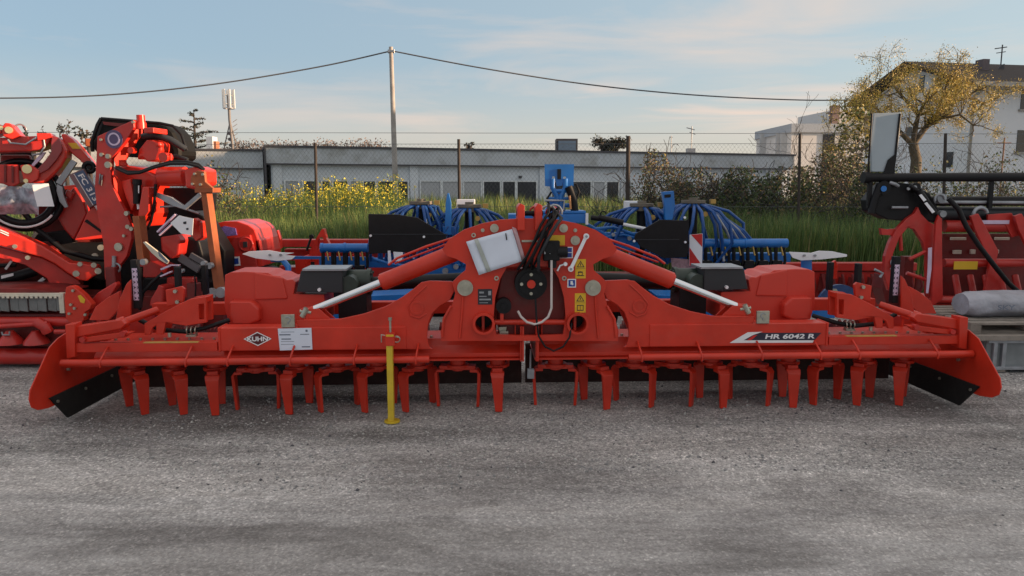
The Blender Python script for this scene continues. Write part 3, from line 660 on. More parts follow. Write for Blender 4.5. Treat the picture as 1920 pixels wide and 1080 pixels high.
# blue/white notices
m = MB(); m.prism(BS.poly([(727,470),(732,470),(734,495),(728,496)],-.6), -.6,-.59); m.prism(BS.poly([(738,472),(756,473),(754,488),(740,490)],-.55), -.57,-.55); m.build('pale_tag', WHT, se)
# warning board
m = MB(); wb = [(1293,440),(1317,438),(1316,498),(1292,498)]; m.prism(BS.poly(wb,-.35), -.36,-.345); bd = m.build('warning_board', WHT, se)
m = MB(); m.prism(BS.poly([(1296,440),(1317,438.5),(1316.6,463)],-.365), -.363,-.3605); m.prism(BS.poly([(1293,464),(1316.5,498),(1293,498)],-.365), -.363,-.3605); m.build('red_stripes', RDEC, bd)
m = MB(); m.prism(BS.poly([(1258,484),(1290,486),(1313,500),(1308,525),(1262,520)],-.32), -.33,-.315); m.build('lilac_plate', M('dusty_pink_plate',(0.42,0.25,0.27),.6,var=.3,scale=30), se)
# white boxes beyond
m = MB(); a = BS.uz(1174,377,.8); b = BS.uz(1210,392,.8); m.box(a[0],b[0],.8,1.0,b[1],a[1]); m.build('white_box', WHT, se, .006)
m = MB(); a = BS.uz(856,374,.8); b = BS.uz(890,380,.8); m.box(a[0],b[0],.8,1.0,b[1]-.1,a[1]); m.build('white_box', WHT, se, .006)
# marker wings: pale plates on blue curved arms
for pts, stem in (([(455,476),(468,471),(505,469),(528,473),(552,474),(535,478),(555,480),(548,486),(520,489),(480,484)], [(510,486),(530,487),(540,500),(541,516)]),
                  ([(1478,472),(1500,473),(1520,474),(1535,470),(1560,471),(1587,477),(1586,481),(1540,486),(1500,488),(1485,483)], [(1512,487),(1512,500),(1512,512)])):
    m = MB(); pp = BS.poly(pts,-1.4); m.prism(pp, -1.42,-1.405); mk = m.build('marker_plate', WHT, se, .002)
    m = MB(); pth = BS.path(stem,-1.36); m.tube(pth, .055, 10, flat=.5); m.build('marker_arm', BLUE, mk)
    m = MB(); q = BS.L(stem[0][0]-4, stem[0][1]-8, -1.43); m.cyl(q,'y',.012,.02,8); q = BS.L(stem[0][0]+16, stem[0][1]-8, -1.43); m.cyl(q,'y',.012,.02,8); m.build('marker_bolt', GREY, mk)
m = MB(); q = BS.L(1573,570,-1.2); rr = .23
arc = [(q[0]+rr*1.0*math.cos(a), q[2]-.03+rr*math.sin(a)) for a in np.linspace(0.0,math.pi,16)]+[(q[0]+rr*.45*math.cos(a), q[2]-.06+rr*.45*math.sin(a)) for a in np.linspace(math.pi,0,8)]
m.prism(arc, -1.21,-1.17); m.build('marker_disc', M('worn_navy_disc',(0.015,0.05,0.16),.4,var=.3), se)
m = MB(); q = BS.L(1564,546,-1.22); m.cyl(q,'y',.03,.04,6); m.build('disc_nut', ZINC, se)
m = MB(); m.prism(BS.poly([(1532,580),(1566,582),(1566,597),(1530,597)],-1.2), -1.2,-1.0); m.build('blue_foot', BLUE, se, .01)
m = MB()
for x_ in (-2.3,-.9,.9,2.3): m.box(x_-.06,x_+.06,-.1,.02,0,.6)
m.build('support_leg', BLUE, se)
# ================================================================= RED HARROW FARTHER BACK
RB = Frame(0.2, 9.9, 0.5)
rb = thing('rear_red_harrow', 'dark red tillage implement with a long horizontal beam behind the blue seeder', 'harrow', RB)
a = RB.uz(524,450,0); b = RB.uz(1680,505,0)
m = MB(); zz = RB.uz(600,452,0)[1]; zr_ = RB.uz(1600,496,0)[1]
m.box(a[0],-.4,0,.16,zz-.08,zz+.02); m.box(a[0],-.4,.2,.3,zz-.28,zz-.12); m.box(a[0],-1.4,-.05,.02,zz-.62,zz-.32); m.build('left_beam', RED2, rb, .01)
m = MB(); zr_ = RB.uz(1600,493,0)[1]; x0 = RB.uz(1525,500,0)[0]; x1 = RB.uz(1720,500,0)[0]
m.box(x0-.4,x1,0,.16,zr_-.11,zr_); m.box(x0-.4,x1,.03,.14,zr_-.6,zr_-.12); m.build('right_beam', RED2, rb, .01)
m = MB()
for k in range(14):
    u = x0-.3+k*.13; m.tube([(u,-.1,zr_-.14),(u+.02,-.14,zr_-.3),(u-.02,-.1,zr_-.46)], .02, 6); m.prism([(u-.04,zr_-.36),(u+.05,zr_-.38),(u+.04,zr_-.2),(u-.02,zr_-.18)], -.06,-.04)
m.build('spring_row', REDD, rb)
m = MB(); q = RB.poly([(1560,492),(1566,488),(1570,497),(1568,522),(1556,524),(1558,505)],-.2); m.prism(q,-.22,-.16); m.build('red_bracket', REDM, rb, .004)
# sunlit brackets
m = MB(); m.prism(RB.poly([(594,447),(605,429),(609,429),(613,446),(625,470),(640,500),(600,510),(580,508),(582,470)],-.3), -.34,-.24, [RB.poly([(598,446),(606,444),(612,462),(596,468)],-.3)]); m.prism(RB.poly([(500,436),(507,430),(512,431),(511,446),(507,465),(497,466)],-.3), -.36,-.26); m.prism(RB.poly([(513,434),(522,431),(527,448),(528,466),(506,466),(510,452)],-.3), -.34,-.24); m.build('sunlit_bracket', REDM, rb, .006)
m = MB(); m.prism(RB.poly([(561,484),(575,478),(582,480),(580,508),(574,510),(563,512)],-.4), -.6,-.3); m.prism(RB.poly([(660,478),(670,470),(680,480),(675,494),(664,496)],-.1), -.12,-.06); m.build('red_box', REDM, rb, .01)
m = MB(); m.box(RB.uz(565,0,-.61)[0],RB.uz(572,0,-.61)[0],-.61,-.601,RB.uz(570,506,-.61)[1],RB.uz(570,491,-.61)[1]); m.cyl(RB.L(584,444,-.36),'y',.03,.03,8); m.tube(RB.path([(583,446),(575,470)],-.36),.015,6); m.build('dark_fitting', BLK, rb)
m = MB(); m.prism(RB.poly([(540,497),(560,497),(560,501),(540,501)],-.2), -.2,-.18); m.build('pale_strip', WHT, rb)
m = MB()
for x_ in (-2.9,-1.6,4.0): m.box(x_-.05,x_+.05,0,.1,0,.5)
m.box(-3.0,4.6,.05,.3,.15,.5)
m.build('lower_body', REDD, rb)
# ================================================================= RIGHT SIDE MACHINE
RM = Frame(4.6, 7.7, 0)
rm = thing('red_cultivator', 'red arched cultivator with black rollers and tubes on top, at the right edge', 'cultivator', RM)
p = RM.poly
XR = RM.uz(2050,400,0)[0]
# top tube + black rollers
m = MB(); a = RM.L(1618,333,0); m.tube([(a[0],0,a[2]),(XR,0,a[2]+.01)], .046, 14); m.cyl((a[0]+.03,0,a[2]),'x',.06,.06,14); tt_ = m.build('top_tube', BLK, rm)
m = MB()
for px in (1630,1857): q = RM.L(px,350,.02); m.box(q[0]-.02,q[0]+.02,-.01,.03,q[2]-.22,q[2]+.08)
m.build('tube_hanger', BLK, tt_, .003)
m = MB(); q = RM.L(1740,377,.1); m.tube([(q[0],.1,q[2]),(XR,.1,q[2])], .05, 18); m.build('roller', BLK, rm)
m = MB(); q = RM.L(1770,400,.18); m.tube([(q[0]-.25,.18,q[2]),(XR,.18,q[2]-.01)], .075, 18); m.tube([(q[0]-.25-.35,.18,q[2]+.03),(q[0]-.2,.18,q[2]+.03)], .06, 16); m.build('roller', GBLK, rm)
m = MB(); m.tube([(q[0]-.2,.05,q[2]+.12),(XR,.05,q[2]+.11)], .018, 10); m.build('thin_rail', GREY, rm)
m = MB(); m.prism(p([(1640,352),(1660,340),(1700,345),(1735,362),(1752,392),(1765,410),(1750,418),(1720,410),(1690,414),(1655,410),(1625,395),(1622,375)],.1), .02,.22); m.tube(RM.path([(1650,345),(1640,375),(1634,400)],-.02), .04, 8); m.cyl(RM.L(1655,352,0),'y',.07,.06,16); m.cyl(RM.L(1715,352,0),'y',.05,.06,12); mh = m.build('motor_housing', BLK, rm, .012)
m = MB(); q = RM.L(1656,354,-.05); m.cyl(q,'y',.03,.03,10); m.build('blue_cap', BLUE, mh)
m = MB(); m.tube(RM.path([(1668,342,-.02),(1678,345,-.04),(1684,349,-.02)]), .018, 8); m.tube(RM.path([(1672,389,-.03),(1702,389,-.03)]), .014, 8); m.cyl(RM.L(1715,351,-.05),'y',.02,.02,8); m.cyl(RM.L(1703,354,-.05),'y',.015,.02,8); m.build('pale_fitting', GREY, mh)
m = MB(); m.tube(RM.path([(1722,358),(1752,400)],-.06), .035, 12); m.tube(RM.path([(1706,348),(1724,360)],-.06),.02,8); cy = m.build('small_ram', BLK, rm)
m = MB(); m.prism(p([(1723,366),(1728,364),(1737,375),(1732,378)],-.1), -.102,-.095); m.prism(p([(1733,381),(1738,379),(1753,397),(1748,400)],-.1), -.102,-.095); m.build('ram_label', WHT, cy)
m = MB(); m.cyl(RM.L(1766,401,-.03),'y',.035,.06,12); m.cyl(RM.L(1764,372,0),'y',.05,.05,10); m.torus(RM.L(1838,402,-.0),.07,.02,'y',16,6,.2,3.4); m.torus(RM.L(1762,374,-.03),.05,.014,'y',16,6,0,3.5); m.build('hose_fitting', GREY, rm)
m = MB(); m.tube(RM.path([(1778,372,-.12),(1797,392,-.15),(1812,425,-.18),(1835,460,-.2),(1862,495,-.2),(1890,530,-.15),(1935,570,-.1)]), .025, 10); m.build('black_hose', BLK, rm)
# tall galvanised panel
m = MB(); m.prism(p([(1637,213),(1688,211),(1684,260),(1676,322),(1633,322),(1631,270)],.02), 0,.035, []); pn = m.build('galvanised_panel', M('galvanised_sheet',(0.36,0.42,0.46),.45,.15,var=.12,scale=2), rm, .004)
m = MB(); m.tube(RM.path([(1635,213),(1629,300),(1628,328)],-.01), .010, 6); m.tube(RM.path([(1688,213),(1678,300),(1674,328)],-.01), .012, 6); m.prism(p([(1658,318),(1664,300),(1676,290),(1676,325),(1655,326)],-.0), -.02,-.002); m.build('panel_frame', BLK, pn)
# arched side frame
arch = [(1655,515),(1657,480),(1665,455),(1678,430),(1697,410),(1712,400),(1719,388),(1724,400),(1738,415),(1752,422),(1758,405),(1764,410),(1762,470),(1765,520),(1755,560),(1742,575),(1735,550),(1735,480),(1728,455),(1712,430),(1700,426),(1684,445),(1672,475),(1668,515),(1664,545)]
m = MB(); m.prism(p(arch,0), -.03,.03); af = m.build('arch_frame', RED2, rm, .006)
m = MB(); m.prism(p([(1753,418),(1758,403),(1764,412),(1766,560),(1745,575),(1748,500)],-.12), -.14,-.11); m.build('side_blade', RED2, af, .004)
m = MB(); m.prism(p([(1741,465),(1748,464),(1747,505),(1741,550),(1737,550),(1740,505)],-.15), -.146,-.1405); 
m.build('white_lettering_strip', LILAC, af)
m = MB(); m.prism(p([(1650,428),(1662,430),(1690,428),(1690,442),(1652,440)],.02), 0,.05); m.tube(RM.path([(1688,440),(1690,470)],.0), .02,6); m.tube(RM.path([(1705,486),(1735,472)],-.05), .02, 8); m.tube(RM.path([(1700,512),(1734,524)],-.05), .02, 8); m.build('red_strut', RED2, af)
# cross tubes
zA = RM.L(1800,424,.1)[2]; zB = RM.L(1800,493,.05)[2]; zC = RM.L(1760,563,.0)[2]; xa = RM.L(1770,424,.1)[0]
m = MB(); m.tube([(xa,.1,zA),(XR,.1,zA)], .062, 18); t1_ = m.build('cross_tube', RED2, rm)
m = MB(); m.tube([(xa,.05,zB),(XR,.05,zB)], .045, 16); t2_ = m.build('cross_tube', RED2, rm)
m = MB(); x_ = RM.L(1735,563,0)[0]; m.tube([(x_,0,zC),(x_+.75,0,zC)], .04, 14); m.box(x_-.05,x_+.8,.2,.7,.12,zC-.02); m.build('lower_tube', RED2, rm, .008)
a = RM.uz(1834,413,.03); b = RM.uz(1892,420,.03); m = MB(); m.box(a[0],b[0],.028,.034,b[1],a[1]); m.build('white_sticker', LILAC, t1_)
a = RM.uz(1789,490,0); b = RM.uz(1832,505,0); m = MB(); m.box(a[0],b[0],-.003,.004,b[1],a[1]); m.build('yellow_sticker', YDEC, t2_)
# back plate and slanted plates
m = MB(); q0_ = RM.uz(1768,440,.5); m.box(q0_[0],XR,.5,.55,.25,RM.uz(1800,430,.5)[1]-.05); m.build('back_sheet', REDD, rm)
m = MB()
for x0 in (1815, 1896):
    m.prism(p([(x0,405),(x0+14,400),(x0+28,425),(x0+52,470),(x0+48,485),(x0+60,560),(x0+20,575),(x0+36,490),(x0+8,430)],.0), -.05,-.01)
m.prism(p([(1850,402),(1895,399),(1905,415),(1915,440),(1895,445),(1880,415),(1850,420)],.05), 0.03,.06)
m.build('slanted_plate', RED2, rm, .006)
m = MB()
for x0,y0,x1,y1 in ((1783,445,1811,450),(1866,445,1892,450),(1788,469,1802,476),(1820,468,1828,476),(1852,468,1872,475),(1650,535,1680,555)):
    a = RM.uz(x0,y0,.45); b = RM.uz(x1,y1,.45); m.box(a[0],b[0],.44,.47,b[1],a[1])
m.build('cream_pad', CREAM, rm, .003)
m = MB()
for k in range(5): q = RM.L(1790+k*28, 530, .3); m.tube([(q[0],.3,.7),(q[0]-.05,.1,.45),(q[0]+.05,.05,.12)], .035, 8)
m.build('tine_row', RED2, rm)
m = MB()
for px in (1700, 1870): q = RM.L(px, 560, .4); m.box(q[0]-.05,q[0]+.05,.4,.5,0,.9)
m.build('support_leg', REDD, rm)
m = MB(); m.prism(p([(1655,515),(1650,540),(1660,575),(1700,585),(1700,560),(1672,545)],.3), .25,.5); m.tube(RM.path([(1690,560),(1740,585)],.2),.03,8); m.tube(RM.path([(1664,520,.0),(1690,545,-.1),(1705,585,-.1)]),.012,6); m.build('lower_linkage', REDD, rm, .006)
m = MB(); m.torus(RM.L(1678,492,-.05),.04,.01,'y',14,6); m.tube(RM.path([(1670,505),(1688,488)],-.06),.012,6); m.tube(RM.path([(1640,505),(1655,512),(1650,520)],-.06),.014,6); m.build('shackle', GREY, rm)
# ---------------------------------------------------------------- pallets with wrapped goods
PWD = M('pallet_wood',(0.26,0.23,0.20),.85,var=.25,scale=7,bump=.3)
WRAP = M('white_plastic_wrap',(0.34,0.35,0.40),.4,var=.2,scale=5,bump=.7,bscale=16,dirt=.25,dirtcol=(.16,.15,.14))
def pallet(name, label, x0, x1, y0, y1, z0, hgt=.13):
    t = thing(name, label, 'pallet', None, None, ((x0+x1)/2,(y0+y1)/2,z0)); w2 = (x1-x0)/2; d2 = (y1-y0)/2
    for k in range(7):
        yy = -d2+k*(2*d2-.10)/6; m = MB(); m.box(-w2,w2,yy,yy+.10,hgt-.022,hgt); m.build('deck_board', PWD, t, .003)
    for xx in (-w2+.0,-.05,w2-.10):
        m = MB(); m.box(xx,xx+.10,-d2,d2,.022,hgt-.023); m.build('stringer', PWD, t, .003)
        m = MB(); m.box(xx-.0,xx+.10,-d2+.001,d2-.001,0,.021); m.build('bottom_board', PWD, t)
    return t
cy_ = 6.55
gx0 = P(1838,690,cy_)[0]; 
# lower crate: grey metal stillage on legs
cr_ = thing('grey_crate', 'grey metal crate on short legs under the wooden pallet, lower right edge', 'crate', None, None, (gx0,cy_,0))
zt1 = P(1850,637,cy_)[2]; zb1 = P(1850,693,cy_)[2]
m = MB(); m.box(.05,1.25,.02,.95,zb1,zt1); m.build('crate_body', M('crate_sheet',(0.20,0.22,0.23),.5,var=.2,scale=8), cr_, .01)
m = MB()
for x_ in (.10,.18,1.2): m.box(x_,x_+.035,-.012,.02,zb1,zt1)
m.box(.05,1.25,-.014,.018,zb1-.0,zb1+.03); m.box(.05,1.25,-.014,.018,zt1-.03,zt1); m.build('crate_frame', GREY, cr_, .003)
for x_, y_ in ((.12,.0),(1.05,.0),(.12,.8),(1.05,.8)): m = MB(); m.box(x_,x_+.11,y_,y_+.12,0,zb1-.002); m.build('crate_leg', PWD, cr_, .004)
m = MB(); m.prism([(-.10,-.06),(.22,-.06),(1.3,-.02),(1.3,1.0),(-.10,1.0)], zt1+.003, zt1+.05, axis='z'); m.build('crate_lid', PWD, cr_, .004)
zp = zt1+.054
pal = pallet('wooden_pallet', 'weathered wooden pallet carrying the white wrapped roll, on the grey crate', gx0-.12, gx0+1.15, cy_+.0, cy_+1.0, zp, .10)
zr1 = zp+.10
m = MB(); Lr = 1.25; rr = .128; n = 36; vs = []; fs = []
for i in range(49):
    t = i/48; x = -.02+t*Lr; sc = 1 if 2 < i < 46 else .80+.06*min(i,48-i)
    for k in range(n):
        a = 2*math.pi*k/n; ri = rr*sc*(1+.10*noise.noise(Vector((x*3, math.cos(a)*2, math.sin(a)*2)))+.05*noise.noise(Vector((x*14, math.cos(a)*5, math.sin(a)*5))))
        z = max(-rr*.86, ri*math.sin(a)*.95); vs.append((x, .35+ri*1.35*math.cos(a), z+rr*.86))
for i in range(48):
    for k in range(n): fs.append((i*n+k,i*n+(k+1)%n,(i+1)*n+(k+1)%n,(i+1)*n+k))
m.add(vs, fs, True); m.add(vs[:n],[tuple(range(n))]); m.add(vs[-n:],[tuple(range(n))])
ro_ = m.build('wrapped_roll', WRAP, None, loc=(gx0+.02, cy_+.02, zr1+.004)); mt_ = MB(); text(mt_, 'SKY', (.27,.11), .045, .35-.2-.015, bold=.02, width=.16); tx_ = mt_.build('roll_lettering', INKG, ro_); tag(ro_, 'bulky white plastic wrapped roll lying on the wooden pallet at the right', 'roll')
# ================================================================= LEFT: UPRIGHT MOWER (folded) WITH BLACK HOOD
LM = Frame(-3.7, 7.1, -5)
lm = thing('folded_mower', 'red mower folded upright with black hood, round emblem and rust coloured stands', 'mower', LM)
p = LM.poly
HOOD = M('black_hood_paint', (0.004,0.004,0.004), .6, var=.2, spec=.25)
m = MB(); hood = [(187,219),(183,232),(170,268),(172,282),(186,291),(350,300),(351,282),(344,262),(336,248),(322,234),(300,229),(270,227),(240,224)]
m.prism(p([(x if x < 200 else x-(x-200)*.10, y) for x, y in hood],.25), .25,.62); hd = m.build('hood', HOOD, lm, .05)
m = MB(); m.tube(LM.path([(190,222,.24),(183,234,.22),(172,268,.22),(174,284,.24)]), .018, 8); m.tube(LM.path([(190,222,.24),(240,226,.22),(300,231,.22),(324,236,.22),(340,252,.22),(350,282,.22)]), .014, 8); m.build('hood_rim', BLK, hd)
m = MB(); m.prism(p([(193,228),(235,232),(228,238),(196,234)],.22), .21,.24); m.build('hood_strip', REDD, hd)
# main brown-shaded side plate with emblem
pl1 = [(186,256),(254,225),(255,240),(238,266),(213,297),(211,322),(213,345),(228,378),(240,400),(249,424),(250,447),(241,480),(226,500),(215,524),(200,524),(197,455),(186,400),(181,350),(183,322)]
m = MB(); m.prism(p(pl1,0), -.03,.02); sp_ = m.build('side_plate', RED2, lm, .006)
m = MB(); c = p([(214,261)],-.03)[0]; m.cyl((c[0],-.0335,c[1]),'y',.085,.006,28); m.mat(1); m.ring(c,.045,.060,-.0385,-.036,24); m.build('emblem', [M('slate_badge',(0.10,0.07,0.16),.5), LILAC], sp_)
m = MB()
for x,y,r_ in ((191,290,.018),(203,309,.03),(203,293,.022),(223,463,.04),(240,425,.02),(238,400,.022),(233,442,.014),(247,429,.02),(190,262,.012),(250,229,.012)): m.cyl(LM.L(x,y,-.04),'y',r_,.03,12)
m.build('plate_bolt', ZINC, sp_)
m = MB(); m.tube(LM.path([(188,326,-.04),(186,345,-.04),(190,347,-.04),(192,328,-.04)]), .008, 6); m.tube(LM.path([(214,480,-.045),(214,505,-.045)]), .02, 8); m.torus(LM.L(218,502,-.04),.04,.01,'y',16,6); m.build('slot_rim', GREY, sp_)
# flanges (deep, face right: catch the low sun)
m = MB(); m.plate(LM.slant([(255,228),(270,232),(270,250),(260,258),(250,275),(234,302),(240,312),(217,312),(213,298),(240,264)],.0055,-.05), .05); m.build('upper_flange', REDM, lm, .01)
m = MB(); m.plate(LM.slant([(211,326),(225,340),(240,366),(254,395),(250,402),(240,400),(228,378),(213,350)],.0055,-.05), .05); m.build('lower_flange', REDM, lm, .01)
m = MB(); m.cyl(LM.L(264,223,.05),'z',.038,.07,12); m.cyl(LM.L(264,236,.05),'z',.05,.06,12); m.box(*[LM.uz(258,0,0)[0],LM.uz(277,0,0)[0]],-.04,.2,LM.uz(260,250,0)[1],LM.uz(260,240,0)[1]); m.build('top_lug', REDM, lm, .006)
m = MB(); m.prism(p([(276,262),(290,262),(305,268),(304,282),(298,300),(278,304),(268,296),(258,300),(262,280)],.12), .1,.34); m.prism(p([(290,265),(304,266),(306,276),(294,276)],.08), .04,.12); m.build('upper_gearbox', REDM, lm, .02)
m = MB(); m.cyl(LM.L(311,295,.05),'y',.045,.10,16); m.tube(LM.path([(320,288,.05),(320,303,.05)]),.012,6); m.cyl(LM.L(248,282,.05),'y',.03,.06,10); m.build('knob', REDM, lm)
# cylinder housing
a = LM.L(302,331,.1); b = LM.L(348,331,.1)
m = MB(); m.tube([a,b], .092, 28); ch = m.build('cylinder_housing', REDM, lm)
m = MB(); m.cyl((a[0]-.003,a[1],a[2]),'x',.075,.02,22); m.build('housing_dark_disc', REDD, ch)  # dark disc on the tube end stands for its open inside
m = MB(); m.prism(p([(350,318),(372,312),(388,318),(389,345),(372,356),(352,352)],.05), .0,.25); m.build('arm_end', REDM, lm, .02)
m = MB(); m.prism(p([(361,330),(372,320),(386,322),(388,341),(401,352),(401,361),(372,361),(370,350),(360,346)],-.04), -.07,-.03); bp_ = m.build('bracket_plate', BROWN, lm, .005)
m = MB()
for x,y in ((365,326),(380,327),(361,345),(376,346)): m.cyl(LM.L(x,y,-.08),'y',.012,.02,8)
m.build('bracket_bolt', ZINC, bp_)
# central red body with gas spring
m = MB(); m.prism(p([(213,318),(240,310),(275,316),(300,330),(296,345),(290,360),(292,400),(282,425),(262,420),(252,400),(240,370),(222,340)],.2), .15,.45); cb = m.build('mower_body', REDM, lm, .02)
m = MB(); m.prism(p([(232,340),(250,335),(258,380),(252,396),(242,372)],.1), .05,.15); m.prism(p([(276,350),(288,350),(288,395),(274,416),(266,410)],.08), .0,.15); m.build('body_rib', REDM, cb, .01)
m = MB(); m.tube(LM.path([(257,338,.05),(257,382,.05)]), .035, 14); m.tube(LM.path([(257,336,.04),(257,346,.04)]), .042, 14); sp2 = m.build('gas_spring', BLK, cb)
m = MB(); m.tube(LM.path([(260,348,.012),(260,362,.012)]), .006, 6); m.tube(LM.path([(259,380,.05),(260,392,.05)]), .014, 8); m.build('spring_label', WHT, sp2)
# hoses
for k in range(3):
    m = MB(); m.tube(LM.path([(218,312+k*2,.0),(240,322+k*2,-.04),(262,322+k,-.06),(290,312+k,-.05),(320,303+k*2,-.04),(350,303+k*2,-.02),(372,308+k*2,.0),(383,318+k,.02)]), .013, 8); m.build('hydraulic_hose', BLK if k != 1 else GBLK, lm)
m = MB(); m.tube(LM.path([(292,345,.05),(290,375,.04),(287,395,.05),(283,415,.08),(275,432,.1)]), .014, 8); m.build('hydraulic_hose', BLK, lm)
m = MB(); m.tube(LM.path([(268,256,.15),(290,252,.12),(320,262,.14),(348,280,.2)]), .03, 10); m.tube(LM.path([(300,300,.25),(330,292,.25),(352,300,.25)]), .02, 8); m.build('hydraulic_hose', GBLK, lm)
# dark interior and grey linkages lower right
m = MB(); m.prism(p([(292,352),(330,352),(352,352),(366,358),(380,362),(378,395),(350,396),(318,382),(290,370)],.3), .35,.6); m.build('dark_guard', BLK, lm, .01)
m = MB(); m.prism(p([(295,361),(322,370),(352,390),(352,394),(322,384),(296,370)],.1), .08,.12); m.obar(LM.uz(348,390,.05), LM.uz(378,364,.05), .035, .02,.05); m.tube(LM.path([(300,388,.1),(330,386,.12),(374,400,.1)]), .012,6); m.build('grey_link', GREY, lm)
m = MB(); m.tube(LM.path([(375,366,.12),(386,380,.10),(392,395,.1),(388,412,.12)]), .02, 8); m.prism(p([(394,380),(402,385),(402,392),(392,394)],.1), .08,.1); m.build('cable_bend', GBLK, lm)
m = MB(); m.prism(p([(205,330),(255,345),(300,360),(385,405),(425,470),(425,570),(200,570)],.8), .75,1.0); m.build('dark_backing', BLK, lm, .02)  # black block added behind the mower to darken its open gaps
# stands
for a_, b_, w_ in (((385,358),(411,550),12),((258,405),(268,494),13)):
    m = MB(); m.prism(p([(a_[0]-w_/2,a_[1]),(a_[0]+w_/2-1,a_[1]),(b_[0]+w_/2-1,b_[1]),(b_[0]-w_/2,b_[1])],-.08), -.11,.0); st_ = m.build('rust_stand', BROWN, lm, .004)
m = MB(); m.prism(p([(368,352),(402,352),(402,361),(368,361)],-.1), -.13,.03); m.build('stand_cap', BROWN, lm, .003)
m = MB(); m.box(-.15,-.05,-.1,.0,0,.9); m.box(.62,.72,-.05,.05,0,.75); m.box(-.9,.9,.1,.5,.25,.6); m.build('lower_frame', REDD, lm, .01)
# papers and plates in the tangle
m = MB(); m.prism(p([(320,418),(336,404),(363,410),(361,441),(340,438)],-.16), -.165,-.16); m.build('white_notice', WHT, lm)
m = MB(); m.prism(p([(343,416),(349,415),(349,420),(344,420)],-.17), -.169,-.166); m.prism(p([(349,428),(353,427),(353,431),(349,431)],-.17), -.169,-.166); m.build('notice_mark', INK, lm)
m = MB(); m.prism(p([(269,454),(273,453),(300,474),(317,489),(314,495),(300,487),(285,474)],-.12), -.13,-.11); m.build('pale_label_bar', CREAM, lm, .003)
m = MB(); m.prism(p([(296,470),(302,476),(315,490),(313,493),(298,480)],-.135), -.134,-.131); m.build('label_print', INKG, lm)
m = MB()
for a_, b_, w_ in (((296,435),(330,402),.016),((300,441),(332,412),.014),((303,505),(322,497),.016),((302,518),(322,509),.014),((318,497),(337,497),.010)): m.obar(LM.uz(*a_,-.1), LM.uz(*b_,-.1), w_, -.12,-.08)
m.build('pale_strut', LILAC, lm, .003)
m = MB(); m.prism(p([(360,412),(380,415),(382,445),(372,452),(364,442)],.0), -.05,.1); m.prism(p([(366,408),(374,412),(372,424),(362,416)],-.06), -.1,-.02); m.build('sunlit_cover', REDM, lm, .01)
m = MB(); m.prism(p([(300,445),(330,440),(338,450),(334,478),(320,486),(302,470)],.0), .0,.25); m.prism(p([(262,470),(290,490),(312,500),(305,520),(270,520),(255,500)],.1), .08,.3); m.prism(p([(286,560),(298,540),(301,533),(311,537),(309,568),(300,572),(284,572)],-.1), -.14,.05); m.prism(p([(312,520),(360,520),(366,560),(330,560),(310,548)],.1), .1,.2); m.build('red_casting', RED2, lm, .015)
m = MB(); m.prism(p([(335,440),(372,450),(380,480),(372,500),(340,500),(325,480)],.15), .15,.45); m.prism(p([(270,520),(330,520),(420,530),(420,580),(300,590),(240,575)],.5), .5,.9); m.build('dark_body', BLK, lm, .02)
m = MB(); m.obar(LM.uz(338,482,.05), LM.uz(374,505,.05), .07, .03,.06); m.obar(LM.uz(358,478,.05), LM.uz(382,492,.05), .05, .03,.06); m.build('grey_shield', M('dull_shield',(0.12,0.11,0.12),.5), lm)
m = MB()
for x,y,r_ in ((394,498,.03),(383,494,.025),(270,491,.03),(341,508,.02),(397,550,.05),(415,548,.05)): m.cyl(LM.L(x,y,-.15),'y',r_,.05,10)
m.build('shiny_coupling', GREY, lm)
m = MB(); m.tube(LM.path([(262,500,-.1),(262,530,-.12),(258,560,-.1)]), .03, 8); m.tube(LM.path([(305,512,-.1),(285,530,-.12),(268,548,-.1),(262,580,-.05)]), .016, 8); m.tube(LM.path([(365,516,-.1),(367,540,-.1),(366,555,-.1)]), .008, 6); m.build('hydraulic_hose', BLK, lm)
# ================================================================= LEFT: REAR MOWER WITH ARCH (behind and beside)
LB = Frame(-4.6, 7.5, 22)
lb = thing('arched_mower', 'red mower with curved arch arm and lettered grey beam at the far left', 'mower', LB)
p = LB.poly
XL = LB.uz(-60,400,0)[0]
# top arm
m = MB(); m.prism(p([(-60,262),(70,256),(105,256),(88,278),(72,284),(-60,288)],-.1), -.2,.1); ta = m.build('top_arm', RED2, lb, .015)
m = MB(); m.prism(p([(5,240),(12,231),(22,232),(32,245),(42,255),(24,262),(8,256)],-.2), -.26,.0); m.prism(p([(-10,236),(2,233),(6,250),(-10,256)],-.2), -.24,.0); m.prism(p([(70,250),(96,250),(100,258),(84,262),(72,264)],-.2), -.24,.0); m.build('arm_lug', REDM, ta, .01)
m = MB(); m.cyl(LB.L(17,244,-.27),'y',.032,.04,18); m.cyl(LB.L(2,240,-.25),'y',.02,.03,12); m.build('pivot_cap', M('polished_brass_cap',(0.75,0.66,0.38),.25,.6), ta)
m = MB(); m.tube(LB.path([(15,262,-.24),(20,268,-.25),(48,271,-.25),(70,257,-.22),(82,262,-.2),(84,275,-.2),(76,288,-.2),(60,291,-.2)]), .010, 8); m.torus(LB.L(38,243,-.1),.05,.008,'y',14,6,0,3.3); m.build('brake_hose', GREY, ta)
